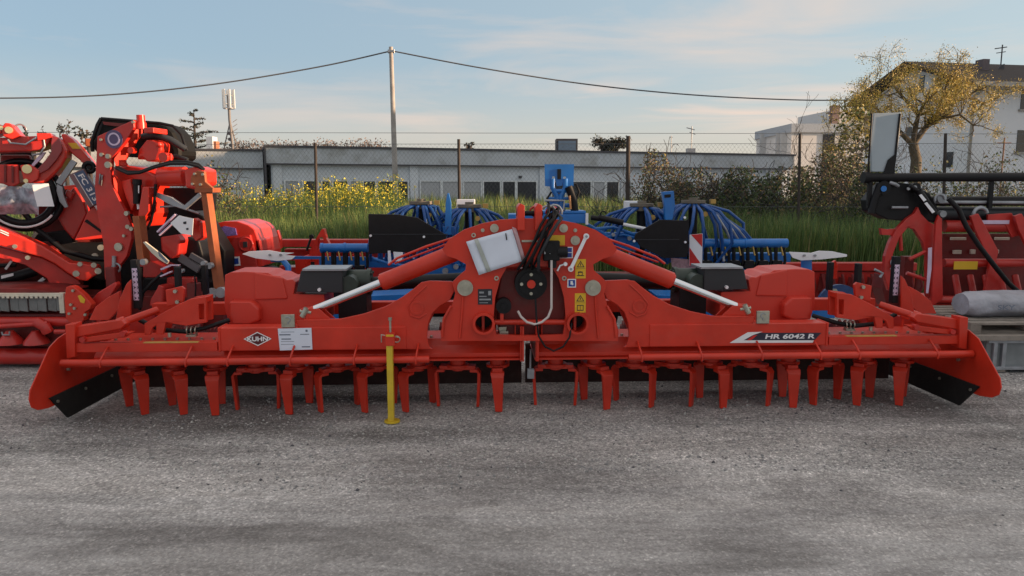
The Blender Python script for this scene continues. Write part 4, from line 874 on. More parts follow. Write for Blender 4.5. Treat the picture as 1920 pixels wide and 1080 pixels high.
# curved arch: two faces
arch_o = [(92,254),(108,256),(120,266),(128,282),(128,296),(118,314),(103,330),(88,344),(58,344),(68,336),(80,318),(96,300),(102,288),(98,272)]
m = MB(); m.prism(p(arch_o,-.1), -.18,.14); ar = m.build('arch_arm', REDM, lb, .02)
m = MB(); m.prism(p([(98,254),(110,258),(116,270),(116,284),(106,300),(90,318),(74,326),(66,322),(84,302),(96,286),(96,268)],-.22), -.23,-.185); m.build('arch_side', M('dull_maroon_paint',(0.26,0.025,0.03),.35,coat=.3), ar, .005)
m = MB(); m.prism(p([(60,312),(72,296),(82,286),(88,286),(80,298),(66,312)],-.1), -.17,-.12); m.build('arch_reflector', LILAC, ar)
m = MB(); m.prism(p([(-60,308),(38,309),(40,344),(25,352),(10,345),(-60,336)],-.1), -.18,.1); m.build('lower_arm', RED2, ar, .012)
m = MB()
for x in (8, 22): m.prism(p([(x,310),(x+4,310),(x+4,342),(x,342)],-.19), -.2,-.18)
m.build('arm_band', REDD, ar)
m = MB(); m.prism(p([(38,310),(56,308),(75,320),(72,336),(58,344),(46,342)],-.22), -.24,-.16); hb = m.build('pivot_head', REDM, ar, .01)
m = MB(); m.cyl(LB.L(51,317,-.25),'y',.042,.03,20); m.cyl(LB.L(49,339,-.25),'y',.02,.03,12); m.build('pivot_cap', bpy.data.materials['polished_brass_cap'], hb)
# hanging plate, plastic covered wheel
m = MB(); m.prism(p([(59,344),(91,344),(102,387),(70,387)],-.28), -.285,-.278); m.build('white_plate', WHT, lb)
m = MB(); m.prism(p([(60,455),(262,455),(262,600),(60,600)],.75), .7,.8); m.build('dark_backing_sheet', BLK, lb, .01)  # added black sheet, keeps the gaps below the guard dark
m = MB(); c = LB.L(42,366,-.1); m.torus(c,.27,.035,'y',40,10); m.torus((c[0],c[1]+.05,c[2]),.33,.03,'y',40,8); rg = m.build('hoop_guard', BLK, lb)
m = MB(); m.torus((c[0],c[1]-.03,c[2]),.31,.012,'y',40,6, 2.6, 5.6); m.build('hoop_strip', WDEC, rg)
m = MB(); vs = []; fs = []
for i in range(13):
    for j in range(13):
        x = -.22+.40*i/12; z = -.20+.27*j/12; vs.append((c[0]-.03+x, c[1]-.10+.14*noise.noise(Vector((x*9,z*7,3))), c[2]+.02+z-.06*abs(noise.noise(Vector((x*6,z*9,1))))))
for i in range(12):
    for j in range(12): a = i*13+j; fs.append((a,a+13,a+14,a+1))
m.add(vs, fs, True); m.build('plastic_bag', M('crumpled_plastic',(0.30,0.32,0.38),.25,coat=.5,var=.6,scale=12), lb)
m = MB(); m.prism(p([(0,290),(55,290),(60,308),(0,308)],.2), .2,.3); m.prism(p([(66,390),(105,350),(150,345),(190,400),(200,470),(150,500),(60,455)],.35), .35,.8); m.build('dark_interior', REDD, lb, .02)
m = MB(); m.prism(p([(0,285),(58,285),(62,310),(0,312)],.31), .31,.36); m.build('gap_backing', BLK, lb)  # black sheet behind the opening between the arms
# upper sloped cover with orange sticker
m = MB(); m.prism(p([(118,253),(126,252),(140,262),(160,285),(176,305),(180,318),(172,320),(152,300),(132,284),(124,270)],.1), -.02,.3); uc = m.build('upper_cover', REDM, lb, .012)
m = MB(); m.prism(p([(127,268),(143,268),(151,279),(136,279)],-.03), -.034,-.021); m.build('orange_sticker', YDEC, uc)
m = MB(); m.prism(p([(152,295),(168,296),(174,306),(152,304)],-.04), -.05,-.02); m.build('red_light', REDM, uc)
m = MB(); m.torus(LB.L(167,314,-.06),.045,.022,'y',20,8); m.cyl(LB.L(167,314,-.06),'y',.02,.03,8); m.build('valve_ring', BLK, uc)
m = MB(); m.box(LB.uz(139,0,.4)[0],LB.uz(170,0,.4)[0],.4,.6,LB.uz(139,274,.4)[1],LB.uz(139,259,.4)[1]); m.build('far_beam', BROWN, lb, .01)
# lettered grey beam
GBM = M('mauve_grey_beam',(0.20,0.11,0.12),.45,var=.15)
A_ = LB.uz(143,322,-.15); B_ = LB.uz(181,384,-.15); d_ = Vector((B_[0]-A_[0], B_[1]-A_[1])); L_ = d_.length; ang = math.atan2(d_.y, d_.x)
m = MB(); m.obar(A_, B_, .145, -.17,-.05); lbm = m.build('lettered_beam', GBM, lb, .006)
nrm = Vector((-math.sin(ang), math.cos(ang)))
cc = Vector(A_)*.5+Vector(B_)*.5+nrm*.022
m = MB(); m.obar(cc-d_*.47, cc+d_*.47, .085, -.1745,-.1705); m.mat(1); m.obar(cc-d_*.47-nrm*.048, cc+d_*.47-nrm*.048, .006, -.1745,-.1705)
text(m, 'FC 313', (cc.x,cc.y), .052, -.1755, ang=ang, width=L_*.78, bold=.02); m.build('beam_lettering', [M('slate_blue_vinyl',(0.06,0.10,0.20),.4), WDEC], lbm)
m = MB(); m.obar(LB.uz(110,345,-.1), LB.uz(139,302,-.1), .055, -.12,-.04); m.prism(p([(107,345),(116,350),(120,368),(128,388),(122,390),(112,378),(106,358)],-.12), -.13,-.08); m.build('grey_strut', GREY, lb, .004)
m = MB(); m.tube(LB.path([(92,350,-.05),(104,362,-.05),(108,385,-.05),(104,410,-.05)]), .025, 8); m.build('hose', BLK, lb)
# lower sunlit panels
m = MB(); m.prism(p([(140,450),(150,430),(163,400),(176,386),(186,402),(192,420),(197,446),(170,449)],-.1), -.1,.1); sp3 = m.build('fender_panel', REDM, lb, .012)
m = MB(); m.prism(p([(158,415),(163,411),(193,434),(192,438)],-.11), -.112,-.101); m.build('panel_gap', BLK, sp3)
m = MB(); m.prism(p([(118,380),(140,350),(152,355),(160,380),(165,400),(150,430),(140,450),(122,430),(108,405)],.1), .05,.3); m.prism(p([(125,355),(140,362),(133,378),(122,366)],.0), -.02,.05); m.build('red_cover', RED2, lb, .015)
m = MB(); m.prism(p([(60,440),(135,430),(140,455),(200,455),(205,520),(190,530),(130,500),(80,470)],.2), .2,.6); m.tube(LB.path([(40,392,-.05),(70,430,-.05),(120,470,-.08),(175,485,-.1),(200,486,-.1)]), .03, 8); m.build('dark_guard', BLK, lb, .02)
m = MB(); m.obar(LB.uz(52,458,.0), LB.uz(78,425,.0), .03, -.02,.0); m.cyl(LB.L(189,464,-.02),'y',.03,.04,12); m.cyl(LB.L(178,480,-.08),'y',.03,.04,12); m.build('shiny_rod', ZINC, lb)
# diagonal lift arm
m = MB(); m.prism(p([(-60,402),(0,424),(50,443),(84,458),(110,474),(135,490),(160,492),(186,497),(190,510),(182,514),(166,524),(152,522),(130,508),(108,492),(84,480),(40,468),(-60,440)],-.3), -.45,-.22); da = m.build('lift_arm', REDM, lb, .012)
m = MB(); m.prism(p([(-60,442),(40,470),(84,482),(108,494),(130,510),(152,524),(156,534),(98,534),(92,520),(50,494),(-60,464)],-.25), -.36,-.2); m.build('arm_underside', RED2, da, .01)
m = MB()
for x,y,r_ in ((150,495,.022),(143,513,.03),(176,497,.025),(184,508,.03),(28,462,.02),(52,483,.02)): m.cyl(LB.L(x,y,-.46),'y',r_,.03,12)
m.build('arm_bolt', ZINC, da)
m = MB(); 
for k in range(2): q = LB.uz(8,436+k*4,-.45); m.obar(LB.uz(0,431+k*4,-.46), LB.uz(16,438+k*4,-.46), .010, -.456,-.4505)
m.build('arm_lettering', WDEC, da)
m = MB(); m.tube(LB.path([(-60,535,-.1),(35,517,-.1),(68,507,-.1)]), .05, 16); m.tube(LB.path([(-60,500,-.05),(30,497,-.05)]), .02, 8); sr = m.build('support_ram', BLK, lb)
m = MB(); m.prism(p([(2,517),(25,512),(25,517),(2,523)],-.17), -.168,-.16); m.obar(LB.uz(68,533,-.2),LB.uz(82,522,-.2),.03,-.2,-.17); m.obar(LB.uz(10,505,-.1),LB.uz(22,488,-.1),.02,-.1,-.08); m.build('ram_label', WDEC, sr)
m = MB(); m.box(-.6,.0,.1,.5,0,1.0); m.box(-2,0,.1,.6,.5,1.1); m.build('base_frame', REDD, lb, .01)
# ================================================================= LEFT: CUTTER BAR UNIT ON THE GROUND
LC = Frame(-4.3, 6.75, 0)
lc = thing('ground_mower', 'low red disc mower bar with grey flap strip lying at the left edge', 'mower bar', LC)
p = LC.poly; xl = LC.uz(-70,560,0)[0]; xr = LC.uz(124,560,0)[0]
zt1 = LC.uz(60,549,0)[1]; zb1 = LC.uz(60,582,0)[1]
m = MB(); n = 11; wseg = (xr-xl)/n
for k in range(n):
    u = xl+k*wseg; m.prism([(u+.004,zb1),(u+wseg-.004,zb1-.01),(u+wseg-.004,zt1-.03),(u+.004,zt1-.03)], -.02+.012*(k%2),.0+.012*(k%2))
m.build('flap_strip', SLATM, lc, .004)
m = MB(); m.box(xl,xr,-.04,.03,zt1-.03,zt1); m.box(xr-.045,xr,-.04,.0,zb1-.02,zt1-.03)
for k in range(22): u = xl+k*wseg/2; m.box(u,u+wseg*.3,-.045,-.041,zt1-.045,zt1-.02)
m.build('pale_rim', CREAM, lc, .003)
m = MB(); m.prism(p([(-70,537),(60,538),(122,546),(122,549),(-70,548)],.1), .0,.5); m.build('top_shield', REDD, lc, .01)
m = MB(); m.prism(p([(127,538),(134,535),(142,537),(160,552),(175,570),(172,578),(162,584),(160,600),(146,608),(134,604),(127,596),(124,560)],-.03), -.06,.02); ep = m.build('end_plate', RED, lc, .006)
m = MB(); m.prism(p([(145,555),(150,553),(159,562),(157,569),(150,567)],-.07), -.064,-.061); m.build('yellow_sticker', YDEC, ep)
m = MB()
for x,y in ((137,545),(133,571),(140,578),(160,590),(130,588)): m.cyl(LC.L(x,y,-.07),'y',.013,.02,8)
m.build('plate_bolt', ZINC, ep)
m = MB(); m.prism(p([(160,600),(166,570),(185,548),(218,528),(222,534),(205,560),(200,590),(190,604)],.1), .08,.16); m.build('curved_fender', RED2, lc, .01)
for y0, r_, nm in ((603,.045,'upper_tube'),(668,.075,'ground_tube')):
    q = LC.L(120 if y0 < 650 else 90, y0, .0); m = MB(); m.tube([(xl,0,q[2]),(q[0]+.1,0,q[2])], r_, 16); m.build(nm, RED2, lc)
m = MB(); q = LC.uz(60,630,0); m.box(xl,LC.uz(125,0,0)[0],.05,.5,LC.uz(0,655,0)[1],LC.uz(0,590,0)[1]); m.build('cutter_housing', REDD, lc, .02)
for px in (-30,20,68):
    m = MB(); c_ = Vector(LC.L(px,636,-.05)); m.tube([c_+Vector((0,0,-.04)), c_+Vector((0,0,-.01)), c_+Vector((0,0,.08))], [.11,.10,.03], 16); m.build('cutting_disc', RED2, lc)
m = MB()
for a_, b_ in (((0,612),(90,606)),((80,620),(90,612)),((103,622),(124,622))): m.tube([LC.L(*a_,-.1), LC.L(*b_,-.1)], .022, 8)
m.tube(LC.path([(70,604,-.08),(84,612,-.1),(90,622,-.08)]), .05, 10); m.build('link_rod', RED2, lc)
m = MB(); m.tube(LC.path([(3,622,-.12),(5,628,-.12),(18,628,-.12),(18,621,-.12)]), .008, 6); m.build('wire_clip', GREY, lc)
# ================================================================= SMALL RED MOWER HOOD beside the stands
LS = Frame(-3.0, 8.1, 0)
ls = thing('red_hooded_mower', 'red implement with rounded sunlit hood and round hatch, right of the rust coloured stands', 'mower', LS)
p = LS.poly
m = MB(); m.prism(p([(400,425),(406,418),(420,415),(445,415),(466,422),(477,430),(484,450),(490,475),(492,500),(415,505),(405,500),(412,480)],0), .0,.7); hd2 = m.build('rounded_hood', REDM, ls, .05)
m = MB(); m.prism(p([(416,505),(421,480),(440,445),(470,440),(480,475),(484,508)],-.03), -.05,.0); m.build('hood_face', RED2, hd2, .01)
m = MB(); m.prism(p([(414,426),(420,424),(440,428),(443,441),(424,443),(413,438)],-.03), -.012,.0); m.build('blue_lettering_patch', M('violet_sticker',(0.14,0.10,0.34),.4,var=.5,scale=60), hd2)
m = MB(); q = LS.L(461,458,-.06); m.torus(q,.07,.012,'y',24,8); m.cyl(q,'y',.062,.02,24); m.mat(1); m.box(q[0]-.022,q[0]+.02,-.085,-.07,q[2]-.03,q[2]+.03); m.build('round_hatch', [RED2, GBLK], hd2)
m = MB(); m.prism(p([(434,482),(448,481),(450,498),(436,499)],-.07), -.058,-.051); m.mat(1); m.prism(p([(437,485),(446,484),(447,495),(439,496)],-.07), -.060,-.0585); m.build('square_sticker', [WDEC, BDEC], hd2)
m = MB(); m.prism(p([(484,446),(492,448),(496,470),(486,476)],.1), .0,.4); m.prism(p([(404,500),(490,505),(470,530),(420,520)],.1), .05,.5); m.box(-.35,.15,.2,.6,0,.85); m.build('lower_casing', RED2, ls, .015)
m = MB(); m.prism(p([(454,498),(475,490),(480,500),(505,505),(512,525),(480,535),(455,515)],.0), -.02,.3); m.prism(p([(380,430),(402,428),(404,490),(395,500),(385,480)],.2), .2,.5); m.build('dark_recess', BLK, ls, .01)
# ================================================================= SETTING
def ground_mat():
    m = bpy.data.materials.new('gravel_asphalt'); m.use_nodes = True; nt = m.node_tree; N = nt.nodes; b = N['Principled BSDF']; K = nt.links.new
    tc = N.new('ShaderNodeTexCoord')
    mp = N.new('ShaderNodeMapping'); mp.inputs['Scale'].default_value = (0.55, 1.5, 1); K(tc.outputs['Object'], mp.inputs[0])
    def noise_(sc, det, rough, vec, dist=0.0):
        n = N.new('ShaderNodeTexNoise'); n.inputs['Scale'].default_value = sc; n.inputs['Detail'].default_value = det; n.inputs['Roughness'].default_value = rough; n.inputs['Distortion'].default_value = dist
        K(vec, n.inputs['Vector']); return n.outputs['Fac']
    def ramp(v, *st):
        r = N.new('ShaderNodeValToRGB'); e = r.color_ramp.elements
        e[0].position = st[0][0]; e[0].color = (*st[0][1], 1); e[1].position = st[-1][0]; e[1].color = (*st[-1][1], 1)
        for p_, c_ in st[1:-1]: x = e.new(p_); x.color = (*c_, 1)
        K(v, r.inputs[0]); return r.outputs[0]
    def mix(a, b_, f, mode='MIX'):
        x = N.new('ShaderNodeMix'); x.data_type = 'RGBA'; x.blend_type = mode
        if isinstance(f, float): x.inputs[0].default_value = f
        else: K(f, x.inputs[0])
        K(a, x.inputs[6]); K(b_, x.inputs[7]); return x.outputs[2]
    big = noise_(0.9, 8, 0.62, mp.outputs[0], 0.6)
    base = ramp(big, (0.30,(0.25,0.242,0.236)), (0.44,(0.36,0.352,0.346)), (0.54,(0.46,0.452,0.444)), (0.70,(0.57,0.562,0.552)))
    mp2 = N.new('ShaderNodeMapping'); mp2.inputs['Scale'].default_value = (0.22, 1.7, 1); K(tc.outputs['Object'], mp2.inputs[0])
    st = noise_(1.0, 7, 0.6, mp2.outputs[0], 0.3)
    base = mix(base, ramp(st, (0.36,(0.60,0.59,0.58)), (0.48,(1,1,1)), (0.62,(1.22,1.20,1.18))), 0.8, 'MULTIPLY')
    sep = N.new('ShaderNodeSeparateXYZ'); K(tc.outputs['Object'], sep.inputs[0])
    ad = N.new('ShaderNodeMath'); ad.operation = 'MULTIPLY_ADD'; K(noise_(.7, 4, .6, tc.outputs['Object']), ad.inputs[0]); ad.inputs[1].default_value = 2.4; K(sep.outputs[1], ad.inputs[2])
    lm_ = N.new('ShaderNodeMapRange'); lm_.inputs[1].default_value = 4.6; lm_.inputs[2].default_value = 5.8; lm_.inputs[3].default_value = .48; lm_.inputs[4].default_value = .95; K(ad.outputs[0], lm_.inputs[0]); loose = lm_.outputs[0]
    pat = noise_(3.2, 9, .7, mp.outputs[0], 1.2)
    base = mix(base, ramp(pat, (0.38,(0.78,0.775,0.77)), (0.5,(1,1,1)), (0.6,(1.16,1.16,1.17))), 0.8, 'MULTIPLY')
    fine = noise_(46, 6, 0.75, tc.outputs['Object'])
    base = mix(base, ramp(fine, (0.36,(0.45,0.45,0.45)), (0.5,(0.95,0.95,0.95)), (0.66,(1.5,1.5,1.5))), loose, 'MULTIPLY')
    vo = N.new('ShaderNodeTexVoronoi'); vo.inputs['Scale'].default_value = 95; K(tc.outputs['Object'], vo.inputs['Vector'])
    stone = ramp(vo.outputs['Color'], (0.0,(0.6,0.6,0.6)), (0.7,(1,1,1)), (0.95,(1.9,1.88,1.85)))
    base = mix(base, stone, loose, 'MULTIPLY')
    K(base, b.inputs['Base Color']); b.inputs['Roughness'].default_value = 0.9
    a = N.new('ShaderNodeMath'); a.operation = 'ADD'; K(fine, a.inputs[0]); K(vo.outputs['Distance'], a.inputs[1])
    bp = N.new('ShaderNodeBump'); K(loose, bp.inputs['Strength']); bp.inputs['Distance'].default_value = 0.012; K(a.outputs[0], bp.inputs['Height']); K(bp.outputs[0], b.inputs['Normal'])
    return m
# ground sheet with low undulation near the camera
xs = np.concatenate([np.linspace(-400,-16,12), np.linspace(-15,15,90), np.linspace(16,400,12)])
ys = np.concatenate([np.linspace(-200,-6,8), np.linspace(-5,14,70), np.linspace(15,700,24)])
gv = []
for y in ys:
    for x in xs:
        z = 0.0
        if abs(x) < 15.5 and -5 < y < 14:
            z = 0.012*noise.noise(Vector((x*.5, y*.8, 3)))-0.006
        if y > 11.2: z += min(1, (y-11.2)/5)*0.12
        gv.append((x, y, z))
nx = len(xs); ff = np.array([(j*nx+i, j*nx+i+1, (j+1)*nx+i+1, (j+1)*nx+i) for j in range(len(ys)-1) for i in range(nx-1)])
g = np_mesh('ground', np.array(gv), [ff], [ground_mat()]); g['kind'] = 'structure'
for p_ in g.data.polygons: p_.use_smooth = True
# loose stones
STN = [M('pale_stone',(0.52,0.51,0.49),.85), M('mid_stone',(0.28,0.28,0.28),.9), M('dark_stone',(0.10,0.10,0.11),.9)]
def stones(n):
    Y = 2.0+rng.random(n)**0.75*6.2; X = rng.uniform(-0.78,0.78,n)*Y
    dens = np.array([noise.noise(Vector((x*.5, y*1.3, 9)))+ .35*noise.noise(Vector((x*2, y*3, 5))) for x, y in zip(X, Y)])
    band = np.where(Y > 4.2, .36, np.where(Y > 3.9, .0, -.75))
    keep = dens+band+rng.normal(0,.12,n) > 0.08
    X, Y = X[keep], Y[keep]; n = len(X); s = np.minimum(rng.gamma(1.7, .0021, n)+.0018, .013)
    o = np.array([(1,0,0),(0,1,0),(-1,0,0),(0,-1,0),(0,0,.75),(0,0,-.5)], float)
    fs = np.array([(0,1,4),(1,2,4),(2,3,4),(3,0,4),(1,0,5),(2,1,5),(3,2,5),(0,3,5)])
    th = rng.uniform(0,6.28,n)
    sc = rng.uniform(.6,1.4,(n,6,1))
    v = o[None]*sc*s[:,None,None]
    c_, s_ = np.cos(th)[:,None], np.sin(th)[:,None]
    vx = v[:,:,0]*c_-v[:,:,1]*s_; vy = v[:,:,0]*s_+v[:,:,1]*c_
    z0 = np.array([0.012*noise.noise(Vector((x*.5, y*.8, 3)))-0.006 for x, y in zip(X, Y)])
    V = np.stack([vx+X[:,None], vy+Y[:,None], v[:,:,2]+z0[:,None]+s[:,None]*.2], 2).reshape(-1,3)
    Fc = (fs[None]+np.arange(n)[:,None,None]*6).reshape(-1,3)
    mi = np.repeat(rng.choice(3, n, p=[.5,.42,.08]), 8)
    return np_mesh('loose_gravel', V, [Fc], STN, [mi])
gr = stones(42000); tag(gr, 'loose pale and grey stone chips scattered on the asphalt yard', 'gravel', kind='stuff')
# ---------------------------------------------------------------- grass
GR = [M('grass_green',(0.11,0.19,0.045),.65,var=.35,scale=.9), M('grass_deep',(0.065,0.125,0.032),.65,var=.3,scale=1.3), M('grass_yellowgreen',(0.22,0.25,0.05),.65,var=.3,scale=1.1), M('grass_straw',(0.30,0.25,0.11),.7,var=.2)]
def blades(name, n, y0, y1, xf, h, w, wts, zfn, label, xlim=None, seed=1):
    r = np.random.default_rng(seed)
    Y = y0+(y1-y0)*r.random(n)**1.3; X = r.uniform(-xf, xf, n)*Y
    if xlim: k = (X > xlim[0]) & (X < xlim[1]); X, Y = X[k], Y[k]; n = len(X)
    z0 = np.array([zfn(x, y) for x, y in zip(X, Y)])
    hv = np.array([1+.28*noise.noise(Vector((x*.35, y*.35, 2)))+.18*noise.noise(Vector((x*1.3, y*1.1, 7))) for x, y in zip(X, Y)])
    hh = h*hv*r.uniform(.55, 1.12, n)
    th = r.uniform(0, 6.28, n); ln = r.uniform(.02,.34,n)*hh; ww = w*r.uniform(.6,1.4,n)*(1+Y/25)
    dx, dy = np.cos(th), np.sin(th); tx, ty = -dy*ww/2, dx*ww/2
    v = np.zeros((n,7,3))
    for i, (f, l, q) in enumerate(((0,0,1),(.4,.18,.9),(.75,.55,.65))):
        for j, sg in enumerate((-1,1)):
            v[:,i*2+j,0] = X+dx*ln*l+sg*tx*q; v[:,i*2+j,1] = Y+dy*ln*l+sg*ty*q; v[:,i*2+j,2] = z0+hh*f
    v[:,6,0] = X+dx*ln; v[:,6,1] = Y+dy*ln; v[:,6,2] = z0+hh*.98
    q1 = np.array([(0,1,3,2),(2,3,5,4)]); t1 = np.array([(4,5,6)])
    b = np.arange(n)[:,None,None]*7
    mi = r.choice(len(GR), n, p=wts)
    o = np_mesh(name, v.reshape(-1,3), [(q1[None]+b).reshape(-1,4), (t1[None]+b).reshape(-1,3)], GR, [np.repeat(mi,2), mi])
    return tag(o, label, 'grass', kind='stuff')
gz = lambda x, y: min(1, max(0, (y-11.2)/5))*0.12
blades('tall_grass', 130000, 11.3, 16.5, .80, 1.12, .0065, [.42,.40,.13,.05], gz, 'tall dark green grass along the wire fence', seed=3)
blades('far_grass', 90000, 16.5, 36, .74, 1.12, .010, [.40,.15,.33,.12], gz, 'lighter sunlit grass between the fence and the white warehouse', seed=4)
# rapeseed flowers
def flowers(n):
    X = []; Y = []
    while len(X) < n:
        y = random.uniform(15.0, 21.0); px = random.gauss(650, 55) if random.random() < .55 else random.uniform(385, 760)
        if px > 780 or px < 380: continue
        X.append((px-960)/FPX*y); Y.append(y)
    X = np.array(X); Y = np.array(Y)
    hh = np.array([1.52+.3*noise.noise(Vector((x*.8,y*.5,1))) for x, y in zip(X, Y)])*rng.uniform(.80,1.08,n)
    cs = []
    for x, y, h in zip(X, Y, hh):
        for k in range(7): cs.append((x+random.gauss(0,.05), y+random.gauss(0,.05), h-abs(random.gauss(0,.09))))
    o = leaf_mesh('rapeseed_flowers', np.array(cs)+np.array([0,0,.1]), .018, [M('flower_yellow',(0.62,0.52,0.03),.6), M('bud_green',(0.16,0.22,0.04),.6)], aspect=.8, weights=[.7,.3])
    tag(o, 'yellow flowering weeds standing in the grass behind the fence', 'flowers', kind='stuff')
    # stems
    v = []; f = []
    for i, (x, y, h) in enumerate(zip(X, Y, hh)):
        v += [(x-.006,y,.1),(x+.006,y,.1),(x+.003,y,h+.1),(x-.003,y,h+.1)]; f.append((i*4,i*4+1,i*4+2,i*4+3))
    s_ = np_mesh('flower_stems', np.array(v), [np.array(f)], [GR[0]], None, o)
flowers(850)
# ---------------------------------------------------------------- fence
WOODP = M('dark_weathered_post',(0.05,0.040,0.036),.85,var=.3,scale=12,bump=.3)
WIRE = M('galvanised_wire',(0.13,0.14,0.15),.5,.5)
fo = Frame(0, 13.6, -1.0)
fe = thing('wire_fence', 'tall chain link fence on dark posts between the yard and the grass', 'fence', fo)
tops = {300:272, 591:268, 860:261, 1178:255, 1500:250, 1773:250, 35:275}
for px, ty in sorted(tops.items()):
    u, z = fo.uz(px, ty, 0); u0 = fo.uz(px, 430, 0)[0]+(.0 if px > 960 else .02)
    m = MB(); m.tube([(u0,0,-.2),(u,0,z)], .027 if px != 1178 else .038, 8); m.build('fence_post', WOODP, fe)
uL, uR = -10.2, 10.6; zt = 2.42
m = MB(); n = 0; st = .075
vs = []; fs = []
def wire(a, b, r=.0011):
    a = Vector(a); b = Vector(b); t = (b-a).normalized(); s1 = Vector((0,1,0))*r; s2 = t.cross(Vector((0,1,0)))*r
    k = len(vs)
    for p in (a, b):
        vs.extend([tuple(p+s1), tuple(p-s1*.5+s2), tuple(p-s1*.5-s2)])
    fs.extend([(k,k+1,k+4,k+3),(k+1,k+2,k+5,k+4),(k+2,k,k+3,k+5)])
x = uL
while x < uR+zt:
    h0 = .3
    wire((x,0,h0),(x+(zt-h0)*.8,.004,zt)); wire((x,-.004,h0),(x-(zt-h0)*.8,0,zt)); x += st
for zz in (.35, 1.3, zt): wire((uL,-.01,zz),(uR,-.01,zz),.004)
wire((uL,-.01,zt+.22),(uR,-.01,zt+.16),.004)
m.add(vs, fs); m.build('chain_link_mesh', WIRE, fe, recalc=False)
# ---------------------------------------------------------------- utility pole and cables
CONC = M('weathered_concrete',(0.36,0.34,0.33),.85,var=.2,scale=3,bump=.2)
t0 = P(733,88,32); t1 = P(742,362,32)
up = thing('utility_pole', 'tall slim concrete pole carrying the overhead cables above the grass', 'utility pole', None, None, (t1[0],32,0))
m = MB(); m.tube([(0.02,0,-.3),(t0[0]-t1[0],0,t0[2])], [.135,.085], 16); m.build('pole', CONC, up)
m = MB(); dx = t0[0]-t1[0]
m.box(dx-.12,dx+.14,-.12,.12,t0[2]-.22,t0[2]-.14); m.cyl((dx-.1,0,t0[2]-.18),'z',.04,.14,8); m.cyl((dx+.12,0,t0[2]-.18),'z',.04,.14,8); m.build('cable_bracket', GREY, up)
CAB = M('cable_sheath',(0.12,0.125,0.14),.6)
def cable(pts, label, Y0=32):
    P3 = [Vector(P(*p)) for p in pts]
    # resample smoothly
    out = []
    for i in range(len(P3)-1):
        a = P3[max(0,i-1)]; b = P3[i]; c = P3[i+1]; d = P3[min(len(P3)-1,i+2)]
        for k in range(8):
            t = k/8; out.append(.5*((2*b)+(c-a)*t+(2*a-5*b+4*c-d)*t*t+(3*b-a-3*c+d)*t**3))
    out.append(P3[-1]); b0 = out[0].copy()
    m = MB(); m.tube([p-b0 for p in out], .030, 6)
    for i in range(0, len(out)-1, 1):
        pass
    o = m.build('overhead_cable', CAB, None, loc=b0); tag(o, label, 'cable', 'overhead cables')
cable([(731,96,32),(600,125,32),(400,158,31.5),(200,178,31),(0,184,30.5),(-200,180,30),(-420,160,30)], 'dark overhead cable sagging from the pole to the left edge')
cable([(738,96,32),(900,127,32),(1100,158,32.5),(1300,178,33),(1500,187.5,34),(1640,187,35.5)], 'dark overhead cable sagging from the pole to the white house')
# ---------------------------------------------------------------- warehouse
PLW = M('aged_white_plaster',(0.46,0.50,0.54),.9,var=.10,scale=.35,dirt=.85,dirtcol=(0.22,0.22,0.20),bump=.2,bscale=8)
PLB = M('white_painted_wall',(0.60,0.65,0.70),.9,var=.06,scale=.5,dirt=.3,dirtcol=(0.36,0.37,0.37))
DARKT = M('dark_roof_edge',(0.05,0.05,0.06),.6)
GLS = M('dark_window_glass',(0.025,0.028,0.035),.15,var=.2,scale=1,spec=.6)
WFR = M('white_window_frame',(0.60,0.64,0.66),.5)
SHUT = M('grey_shutter',(0.36,0.38,0.40),.6,var=.08)
WF = Frame(P(508,300,38)[0], 38, 19.5)
wh = thing('warehouse', 'long low white warehouse with stained flat roof band behind the grass', 'warehouse', WF)
def wz(px, py): return WF.uz(px, py, 0)
u0 = 0; u1 = wz(1478,300)[0]; zr = wz(508,273)[1]
zb = wz(770,309)[1]; zw = wz(770,338)[1]
m = MB(); m.box(u0,u1,.05,14,-.1,zb); wl = m.build('wall', PLB, wh)
m = MB(); m.box(u0-.25,u1+.3,-.22,14.2,zb,zr-.08); m.build('roof_band', PLW, wh)
m = MB(); m.box(u0-.32,u1+.36,-.30,14.3,zr-.09,zr+.02); m.box(u0-.3,u1+.3,-.26,.04,zb-.06,zb+.005); m.build('roof_edge', DARKT, wh)
m = MB(); m.box(u0-.34,u0-.24,-.34,-.20,1.6,zr-.05); m.build('downpipe', DARKT, wh)
for px in (520, 776, 1018, 1235, 1440):
    u = wz(px, 330)[0]; m = MB(); m.box(u-.22,u+.22,-.06,.045,-.1,zb-.06); m.build('pilaster', PLB, wh)
def win(x0, x1, mat, y0=339):
    a = wz(x0,y0)[0]; b = wz(x1,y0)[0]
    m = MB(); m.box(a,b,.0,.045,.6,zw-.03); f = m.build('window', mat, wh)
    m = MB(); m.box(a-.05,a+.03,-.05,-.003,.6,zw); m.box(b-.03,b+.05,-.05,-.003,.6,zw); m.box(a+.03,b-.03,-.05,-.003,zw-.07,zw); m.build('frame', WFR, f)
for a, b, mt in ((534,560,SHUT),(568,596,GLS),(603,619,GLS),(624,652,GLS),(656,676,SHUT),(681,704,GLS),(707,738,GLS),(741,765,GLS),(788,826,SHUT),(829,865,SHUT),(869,902,SHUT),(906,938,GLS),(942,966,GLS),(969,1006,GLS),(1034,1060,GLS),(1064,1108,GLS),(1112,1134,SHUT),(1137,1160,GLS),(1166,1184,SHUT),(1260,1300,GLS),(1310,1350,SHUT),(1360,1400,GLS)): win(a, b, mt)
m = MB(); u, z = wz(975, 332); m.box(u-.07,u+.07,-.12,.045,z-.07,z+.07); m.build('wall_lamp', DARKT, wh)
